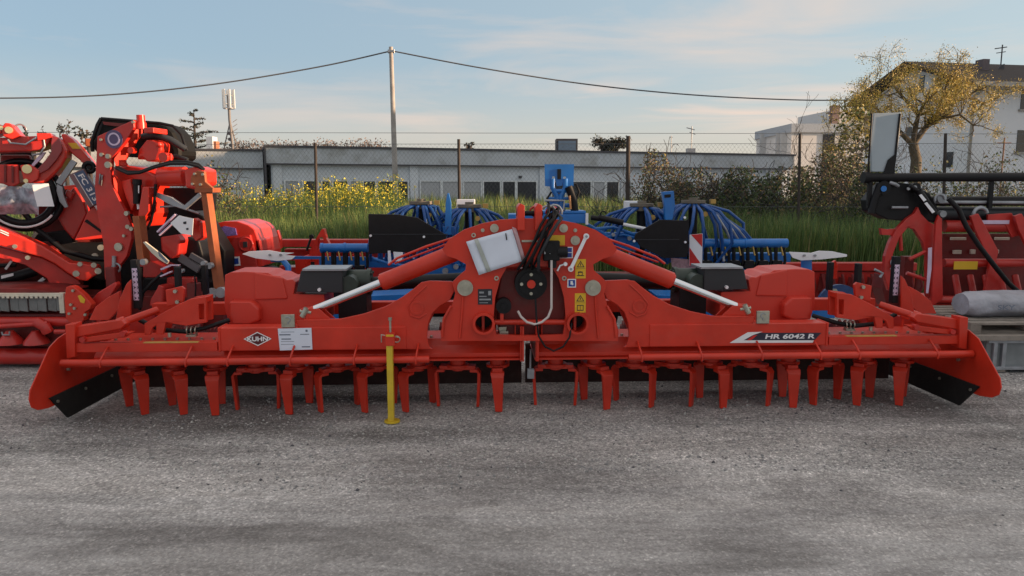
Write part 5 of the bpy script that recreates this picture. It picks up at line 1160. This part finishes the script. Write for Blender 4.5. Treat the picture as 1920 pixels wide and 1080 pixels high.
# lower left wing
ul = wz(508,300)[0]-26
WL = Frame(WF.o[0], WF.o[1], 17.0)
wl2 = thing('warehouse_wing', 'lower left wing of the white warehouse behind the flowers', 'building', WL)
zr2 = WL.uz(450,281,.6)[1]
m = MB(); m.box(-26,-.40,.6,12,-.1,zr2-.9); m.build('wall', PLB, wl2)
m = MB(); m.box(-26.1,-.40,.4,12.1,zr2-.9,zr2-.07); m.build('roof_band', PLW, wl2)
m = MB(); m.box(-26.2,-.40,.32,12.2,zr2-.07,zr2+.03); m.box(-26,-.42,.36,.58,zr2-.97,zr2-.90); m.build('roof_edge', DARKT, wl2)
# roof things
m = MB(); q = P(1063,270,50); a = P(1043,260,50); b = P(1083,286,50)
m.box(a[0],b[0],50,51.4,b[2],a[2]); m.mat(1); m.box(a[0]+.14,b[0]-.12,49.94,49.99,b[2]+.1,a[2]-.14); o = m.build('roof_tank', [DARKT, M('blue_glass_panel',(0.10,0.16,0.24),.3)]); tag(o, 'dark framed blue box on the warehouse roof', 'tank')
m = MB(); a = P(1296,278,52); m.box(a[0]-.25,a[0]+.3,52,52.5,a[2]-.5,a[2]+.0); m.tube([(a[0]+.05,52.2,a[2]),(a[0]+.05,52.2,a[2]+1.5)],.035,6); m.tube([(a[0]-.3,52.2,a[2]+1.4),(a[0]+.25,52.2,a[2]+1.25)],.03,5); m.tube([(a[0]-.1,52.2,a[2]+1.1),(a[0]+.3,52.2,a[2]+.95)],.03,5)
for k in range(5): m.tube([(a[0]-.3+k*.12,52.0,a[2]+1.4-k*.03),(a[0]-.3+k*.12,52.4,a[2]+1.4-k*.03)],.015,4)
o = m.build('roof_antenna', GREY); tag(o, 'thin aerial on a small box on the warehouse roof', 'antenna')
m = MB(); a = P(1258,290,51); m.tube([(a[0],51,a[2]-.6),(a[0],51,a[2]+1.25)],.03,6); m.torus((a[0]+.3,51,a[2]+.5),.22,.03,'y',12,5,.5,3.4); m.tube([(a[0]-.1,51,a[2]+1.15),(a[0]+.1,51,a[2]+1.15)],.02,5); o = m.build('dish_mast', GREY); tag(o, 'thin mast with a small dish arm above the warehouse roof', 'antenna')
# ---------------------------------------------------------------- telecom tower
tb = P(437,279,75); tt = P(430,168,75)
tw = thing('telecom_tower', 'lattice mast with white panel antennas beside the cedar', 'telecom mast', None, None, (tb[0],75,0))
zt_ = tt[2]
m = MB(); LG = GREY; zb_ = P(430,205,75)[2]
L1 = [(-.1,0,zb_),(.4,0,0)]; 
m.tube([(-.2,0,zt_-.6),(-.2,0,zb_-1.0),(.1,0,3.0),(.2,0,0)],.14,8)
m.tube([(-.15,0,zb_-1.2),(.55,.3,4.3),(.7,.3,0)],.07,6); m.tube([(-.2,0,zb_-1.3),(-1.3,.0,4.0),(-1.5,0,0)],.06,6)
for k in range(9): z = 4.4+k*.45; m.tube([(.1,0,z),(.45,.2,z+.3)],.03,5)
m.build('lattice_mast', M('mast_steel',(0.16,0.15,0.15),.6), tw)
for k in range(5): m = MB(); z = 4.6+k*.58; m.cyl((-.13+.06*(5-k)-.2,-.1,z),'y',.17,.3,12); m.build('dish', DARKT, tw)
for k in range(6):
    a = k*1.047; m = MB(); x = -.2+.52*math.cos(a); y = .52*math.sin(a); m.box(x-.09,x+.09,y-.08,y+.08,zb_+.1,zt_); m.tube([(-.2,0,zb_+.5),(x,y,zb_+.5)],.04,5); m.tube([(-.2,0,zt_-.5),(x,y,zt_-.5)],.04,5); m.build('panel_antenna', M('antenna_white',(0.6,0.62,0.62),.6), tw)
m = MB(); m.torus((-.2,0,zb_+.08),.5,.06,'z',20,6); m.build('antenna_ring', GREY, tw)
# chimney near cedar
m = MB(); a = P(393,256,43); b = P(402,280,43); m.box(P(386,256,43)[0],P(398,256,43)[0],43,43.7,b[2]-.4,a[2]); m.mat(1); m.box(P(398,256,43)[0],P(403,256,43)[0],43.1,43.6,b[2]-.4,a[2]-.25); o = m.build('white_chimney', [PLB, M('terracotta',(0.35,0.14,0.08),.8)]); tag(o, 'pale square chimney beside the cedar on the left wing roof', 'chimney')
# ---------------------------------------------------------------- grey flat roofed building
GB = Frame(P(1482,300,62)[0], 62, 4)
gb_ = thing('flat_roof_building', 'pale grey flat roofed block with a chimney left of the bare golden tree', 'building', GB)
zr = GB.uz(1482,232,0)[1]; zf = GB.uz(1482,248,0)[1]; ur = GB.uz(1620,250,0)[0]
GW = M('pale_grey_render',(0.58,0.58,0.58),.9,var=.05,scale=.5); GF = M('bluish_fascia',(0.33,0.37,0.42),.8)
m = MB(); u9 = GB.uz(1418,280,9)[0]; u16 = GB.uz(1428,280,16)[0]; fp_ = [(0,0),(ur,0),(ur+3,16),(u16,16),(u9,9)]; m.prism(fp_, -.1, zf, axis='z'); m.build('wall', GW, gb_)
m = MB(); m.prism([(-.15,-.25),(ur,-.25),(ur+3,16),(u16-.2,16.2),(u9-.2,9.0)], zf, zr, axis='z'); m.build('fascia', GF, gb_)
# left return wing seen obliquely
for px in (1432, 1462, 1470):
    f = (1482-px)/64; u = u9*f-.02; d = 9*f; zz = GB.uz(px,268,d)[1]
    m = MB(); m.prism([(u-.45,d-.50),(u+.35,d-.95),(u+.35,d-.75),(u-.45,d-.3)], zz-1.0, zz+.8, axis='z'); m.build('window', SHUT, gb_)
a = GB.uz(1543,252,0); b = GB.uz(1562,300,0); m = MB(); m.box(a[0],b[0],-.08,-.003,0,a[1]); m.build('dark_opening', GLS, gb_)
m = MB(); a = GB.uz(1563,206,5); b = GB.uz(1660,236,5); m.box(a[0],b[0],5,12,zr,a[1]); m.build('upper_block', GW, gb_)
m = MB(); a = GB.uz(1562,197,4); b = GB.uz(1573,236,4); m.box(a[0],b[0],4,4.6,zr,a[1]); m.box(a[0]-.12,b[0]+.12,3.9,4.7,a[1]-.7,a[1]-.55); m.build('chimney', M('brownish_brick',(0.22,0.15,0.14),.9), gb_)
# ---------------------------------------------------------------- white house
HF = Frame(P(1815,300,34)[0], 34, 10)
ho = thing('white_house', 'large white house with a dark gabled roof behind the golden tree', 'house', HF)
HW = M('white_house_render',(0.72,0.75,0.79),.9,var=.03,scale=.4,dirt=.12,dirtcol=(.5,.52,.55)); HR = M('brown_roof_tiles',(0.030,0.022,0.020),.85,var=.25,scale=3,bump=.4,bscale=12); HG = M('grey_gutter',(0.34,0.33,0.31),.6)
ze = HF.uz(1815,158,0)[1]; zrg = ze+1.35; GD = 7.4; LL = 15
m = MB(); m.prism([(0,-.1),(GD,-.1),(GD,ze),(GD/2,zrg-.06),(0,ze)], 0, LL, axis='x'); m.build('wall', HW, ho)
for nm, pts in (('roof', [(-.7,ze-.16),(GD/2,zrg),(GD+.7,ze-.16),(GD+.7,ze+.04),(GD/2,zrg+.22),(-.7,ze+.04)]),):
    m = MB(); m.prism(pts, -.75, LL+.6, axis='x'); rf = m.build(nm, HR, ho)
m = MB(); m.box(-.7,LL+.6,-.88,-.71,ze-.17,ze+.03); m.box(-.7,LL+.5,-.70,.0,ze-.22,ze-.17); m.build('gutter', HG, rf)
m = MB(); m.tube([(-.05,-.75,ze-.2),(-.06,-.12,ze-.55),(-.06,-.12,0)], .07, 8); m.build('downpipe', HG, ho)
a = HF.uz(1843,126,2.2); m = MB(); m.box(a[0]-.17,a[0]+.17,2.0,2.5,ze+.4,a[1]+.35); m.build('chimney', M('dark_chimney',(0.13,0.11,0.12),.9), rf)
m = MB(); a = HF.uz(1876,128,2.5); m.tube([(a[0],2.5,a[1]-.6),(a[0],2.5,a[1]+1.1)],.03,6); m.tube([(a[0]-.4,2.5,a[1]+.9),(a[0]+.25,2.5,a[1]+1.0)],.025,5); m.tube([(a[0]-.3,2.5,a[1]+.7),(a[0]+.2,2.5,a[1]+.78)],.02,5)
m.prism([(a[0]-.35,a[1]-.25),(a[0]-.1,a[1]+.1),(a[0]+.12,a[1]+.2),(a[0]+.12,a[1]-.2),(a[0]-.15,a[1]-.4)], 2.4, 2.5); m.build('antenna', DARKT, rf)
for x0,y0,x1,y1 in ((1908,244,1924,285),(1916,165,1930,205)):
    a = HF.uz(x0,y0,0); b = HF.uz(x1,y1,0); m = MB(); m.box(a[0],b[0],-.03,-.003,b[1],a[1]); w_ = m.build('window', GLS, ho)
    m = MB(); m.box(a[0]-.1,b[0]+.1,-.12,-.003,b[1]-.09,b[1]-.01); m.build('sill', HG, w_)
# gable windows on the left face (plane u=0)
for dd, z0, z1, w2 in ((3.3,ze+.05,ze+.85,.16),(4.0,ze-2.0,ze-1.55,.22),(1.2,ze-3.6,ze-2.9,.3),(5.4,ze-3.9,ze-2.9,.4)):
    m = MB(); m.box(-.03,-.003,dd-w2,dd+w2,z0,z1); m.build('window', GLS, ho)
# power post by the house with an insulator and a chimney pipe
m = MB(); q = P(1880,300,27); m.tube([(0,0,0),(0,0,P(1880,258,27)[2])],.03,6); m.tube([(-.25,0,P(1880,268,27)[2]),(.25,0,P(1880,268,27)[2])],.02,5); o = m.build('thin_pole', M('rusty_pole',(0.25,0.14,0.10),.8), loc=(q[0],27,0)); tag(o, 'thin reddish pole with a short cross arm at the right of the house', 'pole')
# unseen blocks added outside the frame on the right, only to cast shade
sh_ = thing('added_shade_building', 'added unseen block on the right that shades the yard', 'building', None, None, (33,8,0))
m = MB(); m.box(4,14,18,38,0,11.5); m.build('tall_shade_block', PLB, sh_); m = MB(); m.box(0,10,-38,4,0,6.75); m.build('wall', PLB, sh_)
# ---------------------------------------------------------------- trees and bushes
BARK = M('tree_bark',(0.10,0.08,0.055),.9,var=.3,bump=.4,bscale=30)
BARKD = M('dark_bark',(0.045,0.038,0.035),.9,var=.3)
def grow(mb, p, d, L, r, depth, tips, rnd, spread=.6, up=.12, kids=(2,3), shr=.72, wig=.22, minr=.004):
    pts = [p.copy()]; rs = [r]; n = 4; q = p.copy(); dd = d.copy()
    for i in range(n):
        dd = (dd+Vector((rnd.gauss(0,wig),rnd.gauss(0,wig),rnd.gauss(0,wig)+up))).normalized()
        q = q+dd*(L/n); pts.append(q.copy()); rs.append(max(minr, r*(1-.4*(i+1)/n)))
        if depth <= 2: tips.append((q.copy(), dd.copy()))
    mb.tube(pts, rs, 6 if depth > 2 else 4, depth > 3)
    if depth == 0: return
    for k in range(rnd.randint(*kids)):
        j = rnd.choice((2,3,4)) if depth < 4 else 4
        e = (dd+Vector((rnd.gauss(0,spread),rnd.gauss(0,spread),rnd.gauss(0,spread*.7)))).normalized()
        grow(mb, pts[j], e, L*shr*rnd.uniform(.75,1.15), rs[j]*.68, depth-1, tips, rnd, spread, up, kids, shr, wig, minr)
# golden tree
GT = [M('golden_leaf',(0.62,0.44,0.08),.6), M('olive_leaf',(0.36,0.30,0.06),.6), M('ochre_leaf',(0.66,0.50,0.18),.6)]
rn = random.Random(5)
q0 = P(1714,340,26)
gt = thing('golden_tree', 'spreading tree with sparse golden spring leaves before the white house', 'tree', None, None, (q0[0],26,0))
def TP(px, py, dy=0): a = P(px,py,26+dy); return Vector((a[0]-q0[0], dy, a[2]))
m = MB(); tips = []
m.tube([Vector((.05,0,-.2)), TP(1716,330), TP(1718,300), TP(1712,272)], [.22,.19,.17,.16], 10)
for chain, r in (([(1712,272),(1690,250),(1668,228,.5),(1640,200,.8)],.10),([(1712,272),(1716,240),(1722,215),(1732,196,-.6)],.11),([(1714,268),(1735,240),(1752,222),(1775,195,.3),(1815,182,.5),(1840,192,.8)],.11),([(1735,240),(1765,222,-.5),(1800,215,-.9),(1825,235,-1)],.06),([(1722,215),(1700,190,.4),(1684,172,.9),(1674,158,1)],.07),([(1752,222),(1762,198),(1768,178),(1774,160)],.06),([(1668,228,.5),(1640,235,.2),(1612,220,-.2),(1592,215,-.4)],.06),([(1690,250),(1660,262,-.6),(1625,275,-.9),(1600,280,-1)],.06)):
    pts = [TP(*c) for c in chain]; n = len(pts)
    m.tube(pts, [r*(1-.6*i/(n-1)) for i in range(n)], 7)
    for i in range(1, n):
        for k in range(4):
            d = (pts[i]-pts[i-1]).normalized()+Vector((rn.gauss(0,.7),rn.gauss(0,.7),rn.gauss(.25,.6))); d.normalize()
            grow(m, pts[i], d, rn.uniform(.42,.72), r*.34, 3, tips, rn, .65, .06, (1,3), .74, .22, .007)
m.build('trunk', BARK, gt)
cs = []
for p, d in tips:
    if rn.random() < .12: continue
    for k in range(rn.randint(5,10)):
        cs.append(p+Vector((rn.gauss(0,.09),rn.gauss(0,.09),rn.gauss(-.06,.11))))
leaf_mesh('crown', np.array([tuple(c) for c in cs]), .025, GT, gt, .45, 0, [.30,.52,.18])
# bushes
BUL = [M('bush_leaf_green',(0.075,0.115,0.03),.7), M('bush_leaf_dark',(0.045,0.07,0.025),.7), M('bush_leaf_brown',(0.20,0.135,0.08),.7), M('bush_leaf_gold',(0.24,0.20,0.04),.7)]
def bush(px, py_top, Y, wpx, nleaf, wts, label, seed, base_px=None, lsz=.034, name='bush', grp='shrubs along the wire fence'):
    r = random.Random(seed); q = P(px, py_top, Y); W2 = wpx/2*Y/FPX; Ht = q[2]*1.17
    t = thing(name, label, 'bush' if name != 'bramble_thicket' else 'brambles', None, grp, (q[0],Y,0))
    m = MB(); tips = []
    for k in range(16):
        a = r.uniform(0,6.28); d = Vector((math.cos(a)*.45*W2/Ht*1.3, math.sin(a)*.35, 1)).normalized()
        grow(m, Vector((math.cos(a)*W2*.45, math.sin(a)*.3, -.05)), d, Ht*.55, .022, 3, tips, r, .55, .05, (2,3), .62, .25, .005)
    m.build('twigs', BARKD, t)
    cs = []
    while len(cs) < nleaf:
        x, y, z = r.uniform(-1,1), r.uniform(-1,1), r.uniform(0,1)
        rad = x*x*.9+y*y+max(0,z-.3)**2*1.7
        nz = noise.noise(Vector((x*2.6+seed, y*2.6, z*2.6)))
        if rad < .82+nz*.55 and r.random() < .55+nz: cs.append((x*W2, y*W2*.7, z*Ht*.98))
    leaf_mesh('foliage', np.array(cs), lsz, BUL, t, .55, 0, wts)
    return t
bush(1232,308,15.5,120,6500,[.15,.15,.6,.1],'brown twiggy bramble mound in front of the warehouse just right of the centre post',21,name='bramble_thicket',lsz=.028)
bush(1310,335,15.0,160,9000,[.25,.2,.5,.05],'low brown green bramble mass between the second bush and the fence post',22,name='bramble_thicket',lsz=.028)
bush(1395,335,14.6,170,11000,[.4,.4,.15,.05],'dark green bush left of the thin fence post near the flat roofed block',23)
bush(1478,335,15.5,160,9500,[.3,.4,.2,.1],'dense dark shrub behind the fence post under the flat roofed block',24)
bush(1560,308,16.5,150,9000,[.2,.25,.45,.1],'tall dark bramble shrub left of the white upright panel',25,name='bramble_thicket')
bush(1600,232,22,95,2600,[.25,.15,.05,.55],'golden green shrub left of the tall white panel',26,lsz=.055)
bush(1650,330,14.8,150,7000,[.35,.4,.2,.05],'dark green shrub right behind the left end of the black roller',27)
bush(1760,318,17.5,150,2600,[.35,.2,.2,.25],'low mixed shrub behind the black rails in front of the house',28)
bush(1880,300,18.5,170,2400,[.45,.15,.15,.25],'loose green shrub in front of the house at the right edge',29)
bush(400,315,15.2,110,1500,[.2,.3,.45,.05],'dark twiggy bush before the warehouse wing at the left',30)
# cedar
cq = P(366,279,48); ced = thing('cedar_tree', 'layered bare looking cedar between the black hood and the telecom mast', 'tree', None, None, (cq[0],48,0))
CN = [M('cedar_needle',(0.035,0.05,0.035),.8), M('cedar_twig',(0.06,0.05,0.04),.8)]
m = MB(); zt_ = P(366,205,48)[2]; m.tube([(0,0,-.1),(.0,0,zt_*.6),(.05,0,zt_)], [.22,.12,.02], 8); cs = []; r = random.Random(3)
for k in range(26):
    z = zt_-.1-k*.18; L_ = .25+min(2.4, .12+k*.13)*r.uniform(.7,1.1); a = k*2.4
    d = Vector((math.cos(a), math.sin(a)*.8, .25)); e = Vector((0,0,z))+d*L_; m.tube([(0,0,z), Vector((0,0,z))+d*L_*.5, e-Vector((0,0,L_*.10))], [.045,.03,.012], 4)
    for j in range(int(80*L_)):
        t = r.uniform(.25,1.02); p = Vector((0,0,z))+d*L_*t+Vector((r.gauss(0,.16*L_*.6),r.gauss(0,.2*L_*.6),r.gauss(0,.035)-t*t*L_*.08)); cs.append(tuple(p))
m.build('trunk', BARKD, ced); leaf_mesh('crown', np.array(cs), .075, CN, ced, .45)
# pine behind the roof
def blobtree(px, pt, pb, Y, wpx, n, label, seed, name='pine_tree', sz=.10, mats=None):
    r = random.Random(seed); q = P(px,pb,Y); top = P(px,pt,Y)[2]; W2 = wpx/2*Y/FPX; zb2 = q[2]
    t = thing(name, label, 'tree', None, None, (q[0],Y,0)); m = MB(); tips = []
    m.tube([(0,0,-.1),(0,0,zb2),(.1,0,(zb2+top)/2)], [.25,.18,.12], 8)
    cl = []
    for k in range(9):
        a = r.uniform(0,6.28); rr = math.sqrt(r.random()); c = Vector((math.cos(a)*rr*W2*.8, math.sin(a)*rr*W2*.6, zb2+(top-zb2)*(.25+.65*r.random()*(1-rr*.4)))); cl.append(c)
        m.tube([(0,0,zb2+(top-zb2)*.1), (c*.5+Vector((0,0,zb2*.5))), c], [.09,.06,.03], 5)
    m.build('trunk', BARKD, t); cs = []
    for i in range(n):
        c = r.choice(cl); cs.append((c.x+r.gauss(0,W2*.16), c.y+r.gauss(0,W2*.16), c.z+r.gauss(0,(top-zb2)*.07)))
    leaf_mesh('crown', np.array(cs), sz, mats or CN, t, .45)
blobtree(1138,243,305,58,76,3200,'dark pine crown rising above the warehouse roof right of the blue box',4)
blobtree(880,262,284,60,20,160,'tiny dark treetop above the warehouse roof left of the tower plate',5)
FT = [M('far_twig_brown',(0.20,0.15,0.13),.9), M('far_twig_dark',(0.10,0.08,0.07),.9)]
cs = []; r = random.Random(8); vv = []
X0, X1 = P(425,270,90)[0], P(725,270,90)[0]
for k in range(90):
    x = r.uniform(X0,X1); tpx = P(600,r.uniform(257,268),90)[2]
    for j in range(70): cs.append((x+r.gauss(0,.45), 90+r.gauss(0,.8), tpx-abs(r.gauss(0,.5))-r.random()*2.2))
o = leaf_mesh('far_woodland', np.array(cs), .13, FT, None, .5); tag(o, 'distant line of bare brown treetops above the warehouse roof', 'woodland', kind='stuff')
# bare sprigs behind the left mowers
for i, (px, pt, pb, w, lab) in enumerate(((120,214,262,70,'thin bare tree above the red arch at the left'),(62,232,262,60,'low bare treetop above the far left mower'),(165,232,262,46,'small leafy bare tree just left of the black hood'))):
    r = random.Random(40+i); q = P(px,pb,30); t = thing('bare_tree', lab, 'tree', None, None, (q[0],30,0)); m = MB(); tips = []
    m.tube([(0,0,0),(0,0,q[2]-.3)],[.1,.07],6)
    for k in range(5): grow(m, Vector((0,0,q[2]-.3)), Vector((r.gauss(-.15 if i == 0 else 0,.6),r.gauss(0,.4),.8)).normalized(), (P(px,pt,30)[2]-q[2])*.6, .03, 3, tips, r, .5,.05,(1,3),.7,.25,.008)
    m.build('trunk', BARKD, t); leaf_mesh('crown', np.array([tuple(p) for p, d in tips if r.random()<.6]), .06, [CN[0], FT[1]], t, .6)
# ---------------------------------------------------------------- give every separate piece of a part an object of its own
KEEP = ('print','lettering','logo','decal','stripes','flap_strip','crown','foliage','mesh','gravel','grass','flower','twigs','trunk','woodland','ground','emblem','plate_slot','bolt_row','packer','spring_row','sticker','lattice','wrapped','roof_antenna','dish_mast','coulter_frame','tine_row','crate_frame','antenna','arm_bands','main_beam','roof_tank','white_chimney','pale_rim')
def split_pieces(o):
    me = o.data; n = len(me.vertices)
    if n > 6000: return
    par = list(range(n))
    def find(a):
        while par[a] != a: par[a] = par[par[a]]; a = par[a]
        return a
    for e in me.edges:
        a, b = find(e.vertices[0]), find(e.vertices[1])
        if a != b: par[a] = b
    co = [v.co for v in me.vertices]; isl = {}
    for i in range(n): isl.setdefault(find(i), []).append(i)
    ks = list(isl)
    if len(ks) < 2: return
    bb = {}
    for k in ks:
        c = [co[i] for i in isl[k]]; bb[k] = [(min(v[j] for v in c)-.004, max(v[j] for v in c)+.004) for j in range(3)]
    g = {k: k for k in ks}
    def gf(a):
        while g[a] != a: a = g[a]
        return a
    for i, a in enumerate(ks):
        for b in ks[i+1:]:
            if all(bb[a][j][0] <= bb[b][j][1] and bb[b][j][0] <= bb[a][j][1] for j in range(3)):
                ra, rb = gf(a), gf(b)
                if ra != rb: g[ra] = rb
    cl = {}
    for k in ks: cl.setdefault(gf(k), []).extend(isl[k])
    if not 2 <= len(cl) <= 24: return
    owner = {}
    for c, vs in cl.items():
        for v in vs: owner[v] = c
    order = sorted(cl, key=lambda c: -len(cl[c]))
    meshes = []
    for c in order:
        vs = sorted(cl[c]); mp_ = {v: i for i, v in enumerate(vs)}
        ps = [p_ for p_ in me.polygons if owner[p_.vertices[0]] == c]
        m2 = bpy.data.meshes.new(me.name); m2.from_pydata([co[v] for v in vs], [], [[mp_[v] for v in p_.vertices] for p_ in ps])
        for mt in me.materials: m2.materials.append(mt)
        m2.polygons.foreach_set('material_index', [p_.material_index for p_ in ps]); m2.polygons.foreach_set('use_smooth', [p_.use_smooth for p_ in ps])
        meshes.append(m2)
    kids = list(o.children)
    for m2 in meshes[1:]:
        q = o.copy(); q.data = m2; C.objects.link(q)
    o.data = meshes[0]
for o in [o for o in bpy.data.objects if o.type == 'MESH' and o.parent and not any(k in o.name for k in KEEP)]: split_pieces(o)
SKYS = 0.12; EXPO = 1.12; CLOUD = (3.3, 2.65, 2.25); HORIZ = (2.75, 2.38, 2.1); ZEN_L = (1.30, 1.75, 2.18); ZEN_R = (2.0, 2.35, 2.5); FILL_VEIL = (2.95, 2.75, 2.65)
# ================================================================= LIGHT, SKY, CAMERA
SUN_EL, SUN_AZ = math.radians(9.0), math.radians(95)   # azimuth from +Y towards +X
w = bpy.data.worlds.new('World'); S.world = w; w.use_nodes = True; nt = w.node_tree; N = nt.nodes; K = nt.links.new
bg = N['Background']
sky = N.new('ShaderNodeTexSky'); sky.sky_type = 'NISHITA'; sky.sun_disc = False; sky.sun_elevation = SUN_EL; sky.sun_rotation = SUN_AZ; sky.air_density = 1.0; sky.dust_density = 1.2; sky.ozone_density = 2.0
tc = N.new('ShaderNodeTexCoord'); sx = N.new('ShaderNodeSeparateXYZ'); K(tc.outputs['Generated'], sx.inputs[0])
# thin streaky clouds
mp = N.new('ShaderNodeMapping'); mp.inputs['Scale'].default_value = (1.4, 1.4, 9.0); mp.inputs['Rotation'].default_value = (0.0, 0.10, 0.0); mp.inputs['Location'].default_value = (0.3,0.1,0.2); K(tc.outputs['Generated'], mp.inputs[0])
nz = N.new('ShaderNodeTexNoise'); nz.inputs['Scale'].default_value = 1.7; nz.inputs['Detail'].default_value = 8; nz.inputs['Roughness'].default_value = .55; nz.inputs['Distortion'].default_value = .4; K(mp.outputs[0], nz.inputs['Vector'])
cr = N.new('ShaderNodeMapRange'); cr.inputs[1].default_value = .50; cr.inputs[2].default_value = .74; cr.inputs[4].default_value = .60; K(nz.outputs['Fac'], cr.inputs[0])
def mixc(f, a, b):
    x = N.new('ShaderNodeMix'); x.data_type = 'RGBA'; x.clamp_factor = True
    if isinstance(f, float): x.inputs[0].default_value = f
    else: K(f, x.inputs[0])
    for k, v in ((6,a),(7,b)):
        if isinstance(v, tuple): x.inputs[k].default_value = (*v, 1)
        else: K(v, x.inputs[k])
    return x.outputs[2]
def rng_(o, a, b, c, d):
    x = N.new('ShaderNodeMapRange'); x.interpolation_type = 'SMOOTHSTEP'; x.inputs[1].default_value = a; x.inputs[2].default_value = b; x.inputs[3].default_value = c; x.inputs[4].default_value = d; K(o, x.inputs[0]); return x.outputs[0]
side = mixc(rng_(sx.outputs[0], -.55, .6, 0, 1), ZEN_L, ZEN_R)     # clearer blue on the left, paler towards the sun
low = mixc(rng_(sx.outputs[2], -.01, .17, 0, 1), HORIZ, side)
base = mixc(.80, sky.outputs[0], low)
high = mixc(rng_(sx.outputs[2], .24, .60, 0, .9), base, FILL_VEIL)          # unseen veil overhead, brightened to light the ground
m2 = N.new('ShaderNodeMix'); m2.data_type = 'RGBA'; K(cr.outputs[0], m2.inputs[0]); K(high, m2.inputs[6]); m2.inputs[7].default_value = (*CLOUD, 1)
mp2 = N.new('ShaderNodeMapping'); mp2.inputs['Scale'].default_value = (1.0, 1.0, 15.0); mp2.inputs['Rotation'].default_value = (0,-.05,0); K(tc.outputs['Generated'], mp2.inputs[0])
n2 = N.new('ShaderNodeTexNoise'); n2.inputs['Scale'].default_value = 2.6; n2.inputs['Detail'].default_value = 7; n2.inputs['Distortion'].default_value = .6; K(mp2.outputs[0], n2.inputs['Vector'])
mu = N.new('ShaderNodeMath'); mu.operation = 'MULTIPLY'; K(rng_(n2.outputs['Fac'], .40, .62, 0, .75), mu.inputs[0])
mv = N.new('ShaderNodeMath'); mv.operation = 'MULTIPLY'; K(rng_(sx.outputs[2], .05, .10, 0, 1), mv.inputs[0]); K(rng_(sx.outputs[2], .10, .155, 1, 0), mv.inputs[1])
mw = N.new('ShaderNodeMath'); mw.operation = 'MULTIPLY'; K(mv.outputs[0], mw.inputs[0]); K(rng_(sx.outputs[0], -.30, .0, 0, 1), mw.inputs[1]); K(mw.outputs[0], mu.inputs[1])
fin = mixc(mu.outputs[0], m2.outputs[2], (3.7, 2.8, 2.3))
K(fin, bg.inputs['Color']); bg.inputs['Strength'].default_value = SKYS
sl = bpy.data.lights.new('sun', 'SUN'); sl.energy = 4.4; sl.angle = math.radians(.5); sl.color = (1.0, .67, .41)
so = bpy.data.objects.new('sun', sl); C.objects.link(so)
dv = Vector((math.sin(SUN_AZ)*math.cos(SUN_EL), math.cos(SUN_AZ)*math.cos(SUN_EL), math.sin(SUN_EL)))
so.rotation_euler = dv.to_track_quat('Z', 'Y').to_euler(); so.location = (10, -5, 12)
cd = bpy.data.cameras.new('camera'); cd.sensor_width = 36; cd.lens = 36*FPX/1920; cd.clip_end = 2000; cd.clip_start = .05
co = bpy.data.objects.new('camera', cd); C.objects.link(co); co.location = (0,0,CAMH); co.rotation_euler = (math.radians(90)-PITCH, 0, 0); S.camera = co
S.view_settings.view_transform = 'Standard'; S.view_settings.look = 'None'; S.view_settings.exposure = EXPO; S.view_settings.gamma = 1
